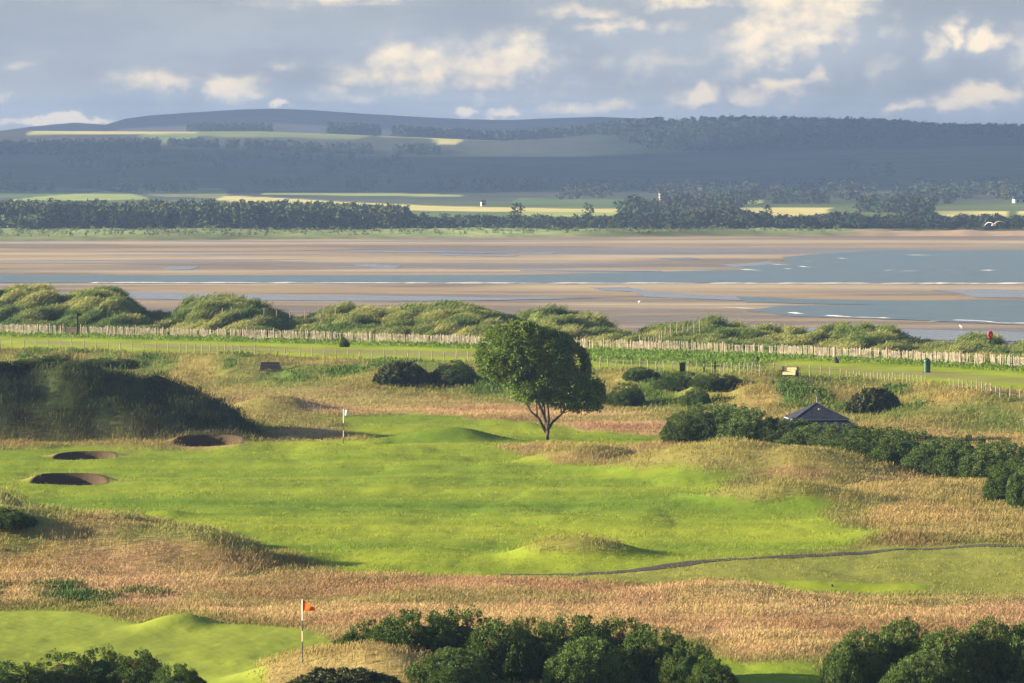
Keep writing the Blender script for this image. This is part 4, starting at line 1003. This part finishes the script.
# ------------------------------------------------------------------ flags
def flag(px, foot, H, shape, mat, label, pr, bands):
    x_, y_, z_ = G(px, foot); r = empty('flagstick', (x_, y_, z_)); tag(r, label, 'flagstick')
    n = len(bands)
    for i, bmat in enumerate(bands):
        MB().tube([(0, 0, H * i / n - (.05 if i == 0 else 0)), (0, 0, H * (i + 1) / n)], pr, 8).build('pole', bmat, r)
    V = []; nx, nzz = 14, 8
    for i in range(nx):
        for j in range(nzz):
            s_ = i / (nx - 1); t_ = j / (nzz - 1)
            if shape == 'pennant': X = s_ * .42; Z = H - .02 - t_ * .36 * (1 - s_ * .75) - s_ * .26
            else: X = s_ * .30; Z = H - .02 - t_ * .36 - s_ * .05
            V.append((X * .94 + .02, -X * .35 + .06 * math.sin(s_ * 7 + t_ * 2) * s_, Z))
    V = np.array(V); idx = np.arange(nx * nzz).reshape(nx, nzz)
    fc = np.stack([idx[:-1, :-1], idx[1:, :-1], idx[1:, 1:], idx[:-1, 1:]], -1).reshape(-1)
    f = mesh_np('flag', V, fc, 4, mat, r, smooth=True); sm = f.modifiers.new('thickness', 'SOLIDIFY'); sm.thickness = .004
    MB().lathe([(.055, -.01), (.055, .012)], 16).build('cup', M_white, r)
    return r
M_pg = noise_mat('dark_pole', (.05, .05, .04), (.08, .08, .06), 3, .6)
flag(302.5, 663, 61 * Dof(663) / F, 'pennant', M_orange, 'black and white banded flagstick with an orange pennant on the near green', .02, [M_pg, M_pg, M_cream, M_pg, M_white, M_white])
flag(343.5, 444.5, 35.5 * Dof(445) / F, 'square', M_wflag, 'flagstick with a small white flag on the far green beside the mound', .022, [M_pg, M_cream, M_pg, M_white, M_white])
# ------------------------------------------------------------------ gulls
Dg = 500; x_, y_ = PD(994, Dg); z_ = zof(225, Dg)
r = empty('flying_gull', (x_, y_, z_), R(0)); tag(r, 'white gull gliding over the estuary with wings raised and arched', 'gull')
m = MB()
m.tube([(-.50, 0, -.10), (-.42, 0, -.07), (-.30, 0, -.03), (-.05, 0, .02), (.2, 0, .04), (.42, 0, .05)], [.015, .065, .085, .10, .06, .02], 10); m.build('body', M_feather, r, smooth=True)
def wing(sy):
    st = [(0, 0, .05, .26), (sy * .25, .0, .24, .24), (sy * .5, .05, .30, .2), (sy * .78, .12, .22, .12), (sy * .98, .2, .1, .02)]
    V = []
    for (yy, xx, zz, ch) in st: V += [(xx - ch / 2 + .0, yy, zz), (xx + ch / 2, yy, zz)]
    V = np.array(V); idx = np.arange(len(V)).reshape(-1, 2); fc = np.stack([idx[:-1, 0], idx[1:, 0], idx[1:, 1], idx[:-1, 1]], -1).reshape(-1)
    o = mesh_np('wing', V, fc, 4, M_feather, r, smooth=True); sm = o.modifiers.new('thickness', 'SOLIDIFY'); sm.thickness = .03
wing(1); wing(-1)
r.rotation_euler = (R(-8), R(6), R(60)); r.scale = (1.15, 1.15, 1.15)
MB().tube([(-.5, 0, -.10), (-.57, 0, -.125)], [.016, .004], 6).build('beak', M_cream, r)
def gull(px, row_, k_, label):
    x_, y_ = P(px, row_, -4.93); r = empty('standing_gull', (x_, y_, -4.93), random.uniform(0, 6)); tag(r, label, 'gull'); r.scale = (k_,) * 3
    MB().tube([(-.28, 0, .26), (-.18, 0, .27), (0, 0, .25), (.14, 0, .28), (.2, 0, .36), (.25, 0, .42), (.31, 0, .42)], [.01, .05, .095, .08, .05, .055, .02], 9).build('body', M_feather, r, smooth=True)
    for s_ in (-1, 1):
        MB().tube([(0, s_ * .03, .2), (0, s_ * .03, -.02)], .012, 5).build('leg', M_cream, r)
        MB().tube([(-.26, s_ * .05, .28), (-.05, s_ * .085, .3), (.1, s_ * .07, .29)], [.01, .045, .02], 6).build('wing', M_greyfeather, r, smooth=True)
gull(961.5, 329, 1.15, 'white gull standing on the wet sand below the long breaker')
gull(639, 303.5, 1.0, 'white gull standing alone on the sand bar right of centre')
# ------------------------------------------------------------------ haze
hm = bpy.data.materials.new('haze_air'); hm.use_nodes = True; nt = hm.node_tree; nt.nodes.clear()
o_ = nt.nodes.new('ShaderNodeOutputMaterial'); vp = nt.nodes.new('ShaderNodeVolumePrincipled')
vp.inputs['Color'].default_value = (.36, .55, 1.0, 1); vp.inputs['Density'].default_value = 1.2e-4; vp.inputs['Anisotropy'].default_value = .1
nt.links.new(vp.outputs[0], o_.inputs['Volume'])
haze = MB().box((0, 3040, 31), (4900, 6220, 78)).build('haze', hm); tag(haze, 'thin blue air between the links and the far hills', 'haze', kind='stuff')
# ------------------------------------------------------------------ unseen heap clouds out to the left, added to shade the far hills
M_cloud = noise_mat('cloud', (.78, .78, .8), (.88, .88, .9), .004, 1, spec=0)
ALT = 900.0; OFF = ALT / math.tan(R(13.5))
def cloud(x0, x1, y0, y1, label, thick=130):
    bm = bmesh.new(); rr = random.Random(int(x0 + y1))
    cxm, cym = (x0 + x1) / 2, (y0 + y1) / 2; n = max(10, int((x1 - x0) * (y1 - y0) / 90000))
    for i in range(n):
        px = rr.uniform(x0, x1); py = rr.uniform(y0, y1); q = rr.uniform(170, 300)
        bmesh.ops.create_icosphere(bm, subdivisions=3, radius=1, matrix=Matrix.Translation((px - cxm, py - cym, rr.uniform(0, 60))) @ Matrix.Diagonal((q * 1.3, min(q, (y1 - y0) * .3), thick * rr.uniform(.6, 1.1), 1)))
    for q in bm.verts:
        k_ = float(fbm(np.array(q.co.x / 120 + q.co.z / 90), np.array(q.co.y / 120), 4, 801)); q.co.z = max(q.co.z, -40) + k_ * 45; q.co.y += k_ * 40
    me = bpy.data.meshes.new('cloud'); bm.to_mesh(me); bm.free(); me.materials.append(M_cloud)
    for p_ in me.polygons: p_.use_smooth = True
    o = bpy.data.objects.new('cloud', me); C.objects.link(o); o.location = (cxm - OFF, cym, ALT); tag(o, kind='structure')
cloud(-1500, 1500, 2520, 3470, '')
cloud(520, 1700, 3500, 4300, '')
cloud(-1500, 1700, 4800, 5450, '')
# ------------------------------------------------------------------ world
w = bpy.data.worlds.new('World'); sc.world = w; w.use_nodes = True; w.cycles.sampling_method = 'MANUAL'; w.cycles.sample_map_resolution = 256; nt = w.node_tree; N = nt.nodes; L = nt.links
bg = N['Background']; bg.inputs['Strength'].default_value = .088
sky = N.new('ShaderNodeTexSky'); sky.sky_type = 'NISHITA'; sky.sun_disc = False; sky.sun_elevation = R(13.5); sky.sun_rotation = R(266); sky.air_density = 1.0; sky.dust_density = .6; sky.ozone_density = 1.5
tc = N.new('ShaderNodeTexCoord'); sx = N.new('ShaderNodeSeparateXYZ'); L.new(tc.outputs['Generated'], sx.inputs[0])
def M(op, a, b=None, c=None, clamp=False):
    n = N.new('ShaderNodeMath'); n.operation = op; n.use_clamp = clamp
    for i, q in enumerate((a, b, c)):
        if q is None: continue
        if isinstance(q, (int, float)): n.inputs[i].default_value = q
        else: L.new(q, n.inputs[i])
    return n.outputs[0]
az = M('MULTIPLY', M('ARCTAN2', sx.outputs['X'], sx.outputs['Y']), 50.0)     # 1 unit = 100 px of this lens
el = M('MULTIPLY', M('ARCSINE', sx.outputs['Z']), 50.0)
def comb(x, y, z=0.0):
    n = N.new('ShaderNodeCombineXYZ')
    for i, q in enumerate((x, y, z)):
        if isinstance(q, (int, float)): n.inputs[i].default_value = q
        else: L.new(q, n.inputs[i])
    return n.outputs[0]
def noise(vec, scale, detail=7, rough=.55, dist=0):
    n = N.new('ShaderNodeTexNoise'); n.inputs['Scale'].default_value = scale; n.inputs['Detail'].default_value = detail; n.inputs['Roughness'].default_value = rough; n.inputs['Distortion'].default_value = dist
    L.new(vec, n.inputs['Vector']); return n.outputs['Fac']
def ss(x, a, b):
    n = N.new('ShaderNodeMapRange'); n.interpolation_type = 'SMOOTHSTEP'; n.inputs['From Min'].default_value = a; n.inputs['From Max'].default_value = b
    L.new(x, n.inputs['Value']); return n.outputs[0]
def mixc(f, a, b):
    n = N.new('ShaderNodeMix'); n.data_type = 'RGBA'
    if isinstance(f, (int, float)): n.inputs[0].default_value = f
    else: L.new(f, n.inputs[0])
    for i, q in ((6, a), (7, b)):
        if isinstance(q, tuple): n.inputs[i].default_value = (*q, 1)
        else: L.new(q, n.inputs[i])
    return n.outputs[2]
vec = comb(az, M('MULTIPLY', el, 1.35), 3.1)
# heap clouds: (px, py, rx, ry, weight)
BL = [(806, 24, 64, 40, 1.0), (772, 44, 54, 36, .85), (846, 8, 34, 22, .85), (738, 52, 26, 22, .5), (700, 99, 24, 13, .95), (752, 96, 30, 13, .7), (788, 88, 34, 18, .9), (815, 74, 20, 20, .6), (955, 36, 13, 20, .75), (978, 42, 24, 15, .85), (938, 48, 18, 20, .6), (990, 98, 46, 14, .95), (955, 104, 30, 12, .8), (905, 108, 24, 8, .6),
      (500, 70, 62, 32, .85), (520, 62, 30, 26, .9), (430, 76, 60, 28, .95), (400, 62, 34, 20, .85), (360, 80, 34, 18, .6), (350, 96, 50, 12, .55), (455, 95, 90, 14, .6), (560, 84, 50, 20, .45), (625, 28, 60, 13, .6), (580, 14, 46, 9, .45), (236, 92, 34, 15, .8), (160, 86, 48, 13, .7), (130, 80, 20, 10, .5), (68, 121, 40, 5, 1.0), (284, 106, 14, 5, .75),
      (465, 113, 16, 9, .9), (505, 112, 22, 8, .8), (590, 108, 70, 9, .6), (22, 64, 22, 7, .4), (3, 100, 14, 8, .55), (288, 66, 24, 7, .35), (730, 14, 44, 22, .35), (330, 2, 110, 9, .4), (650, 66, 60, 20, .4), (15, 122, 22, 4, .5), (690, 3, 60, 7, .45), (880, 60, 30, 50, .35), (1080, 60, 70, 40, .8), (-60, 90, 60, 18, .7), (-160, 60, 80, 30, .6), (1200, 90, 80, 24, .8)]
def density(az_, el_):
    d = None
    for (px, py, rx, ry, wt) in BL:
        cx = (px - 512) / 100; cy = (151 - py) / 100
        dx = M('DIVIDE', M('SUBTRACT', az_, cx), rx / 100); dy = M('DIVIDE', M('SUBTRACT', el_, cy), ry / 100)
        q = M('MULTIPLY', M('EXPONENT', M('MULTIPLY', M('ADD', M('MULTIPLY', dx, dx), M('MULTIPLY', dy, dy)), -.8)), wt)
        d = q if d is None else M('MAXIMUM', d, q)
    return d
wn = N.new('ShaderNodeTexNoise'); wn.inputs['Scale'].default_value = 3.0; wn.inputs['Detail'].default_value = 8; wn.inputs['Roughness'].default_value = .6; L.new(vec, wn.inputs['Vector'])
sw = N.new('ShaderNodeSeparateXYZ'); L.new(wn.outputs['Color'], sw.inputs[0])
azw = M('ADD', az, M('MULTIPLY', M('SUBTRACT', sw.outputs[0], .5), .42)); elw = M('ADD', el, M('MULTIPLY', M('SUBTRACT', sw.outputs[1], .5), .32))
den = density(azw, elw)
vec2 = comb(M('ADD', az, -.10), M('MULTIPLY', M('ADD', el, .08), 1.35), 3.1)
n1 = noise(vec, 2.4, 9, .56); n2_ = noise(vec2, 2.4, 9, .56)
den2 = density(M('ADD', azw, -.10), M('ADD', elw, .09))
emb = M('ADD', M('MULTIPLY', M('SUBTRACT', n1, n2_), 2.6), M('MULTIPLY', M('SUBTRACT', den, den2), 1.5))
cloud = ss(M('ADD', den, M('MULTIPLY', M('SUBTRACT', n1, .5), .42)), .0, .66)
lit = M('ADD', emb, M('SUBTRACT', M('MULTIPLY', den, .9), .20), clamp=True)
big = noise(comb(M('MULTIPLY', az, .35), M('MULTIPLY', el, 1.1), 9.0), 1.0, 5, .55)
EXPK = 1.0
base = mixc(ss(big, .38, .62), (1.10, 1.22, 1.34), (1.46, 1.54, 1.60))
shade = (1.50, 1.60, 1.68); cream = (3.9, 3.15, 2.1)
cc = mixc(lit, shade, cream)
low = mixc(cloud, base, cc)
glow = ss(el, 2.2, -.3)
low = mixc(M('MULTIPLY', glow, .25), low, (1.35, 1.5, 1.75))
hi = ss(el, 4.0, 12.0)
high = mixc(ss(noise(tc.outputs['Generated'], 3.0, 6, .6), .48, .64), mixc(.45, sky.outputs[0], (0, 0, 0)), (.80, .86, .98))
fin = mixc(hi, low, high)
L.new(fin, bg.inputs['Color'])
# ------------------------------------------------------------------ sun, camera, render
sl = bpy.data.lights.new('sun', 'SUN'); sl.energy = 5.0; sl.angle = R(.6); sl.color = (1, .82, .56)
so = bpy.data.objects.new('sun', sl); C.objects.link(so); so.rotation_euler = SUN.to_track_quat('Z', 'Y').to_euler(); so.location = (-60, 150, 80)
cam = bpy.data.cameras.new('camera'); co = bpy.data.objects.new('camera', cam); C.objects.link(co); sc.camera = co
cam.sensor_fit = 'HORIZONTAL'; cam.sensor_width = 36; cam.lens = 36 * F / 1024; cam.clip_start = 1; cam.clip_end = 30000
co.location = (0, 0, CH); co.rotation_euler = (math.pi / 2 - PITCH, 0, 0)
sc.render.engine = 'CYCLES'; cy = sc.cycles
cy.use_denoising = True; cy.max_bounces = 5; cy.diffuse_bounces = 2; cy.glossy_bounces = 2; cy.volume_bounces = 0; cy.transmission_bounces = 2; cy.transparent_max_bounces = 4
cy.use_adaptive_sampling = True; cy.adaptive_threshold = .015
try: cy.denoising_prefilter = 'ACCURATE'
except Exception: pass
vs = sc.view_settings; vs.view_transform = 'Standard'; vs.look = 'None'; vs.exposure = 1.82; vs.gamma = 1; vs.use_curve_mapping = False
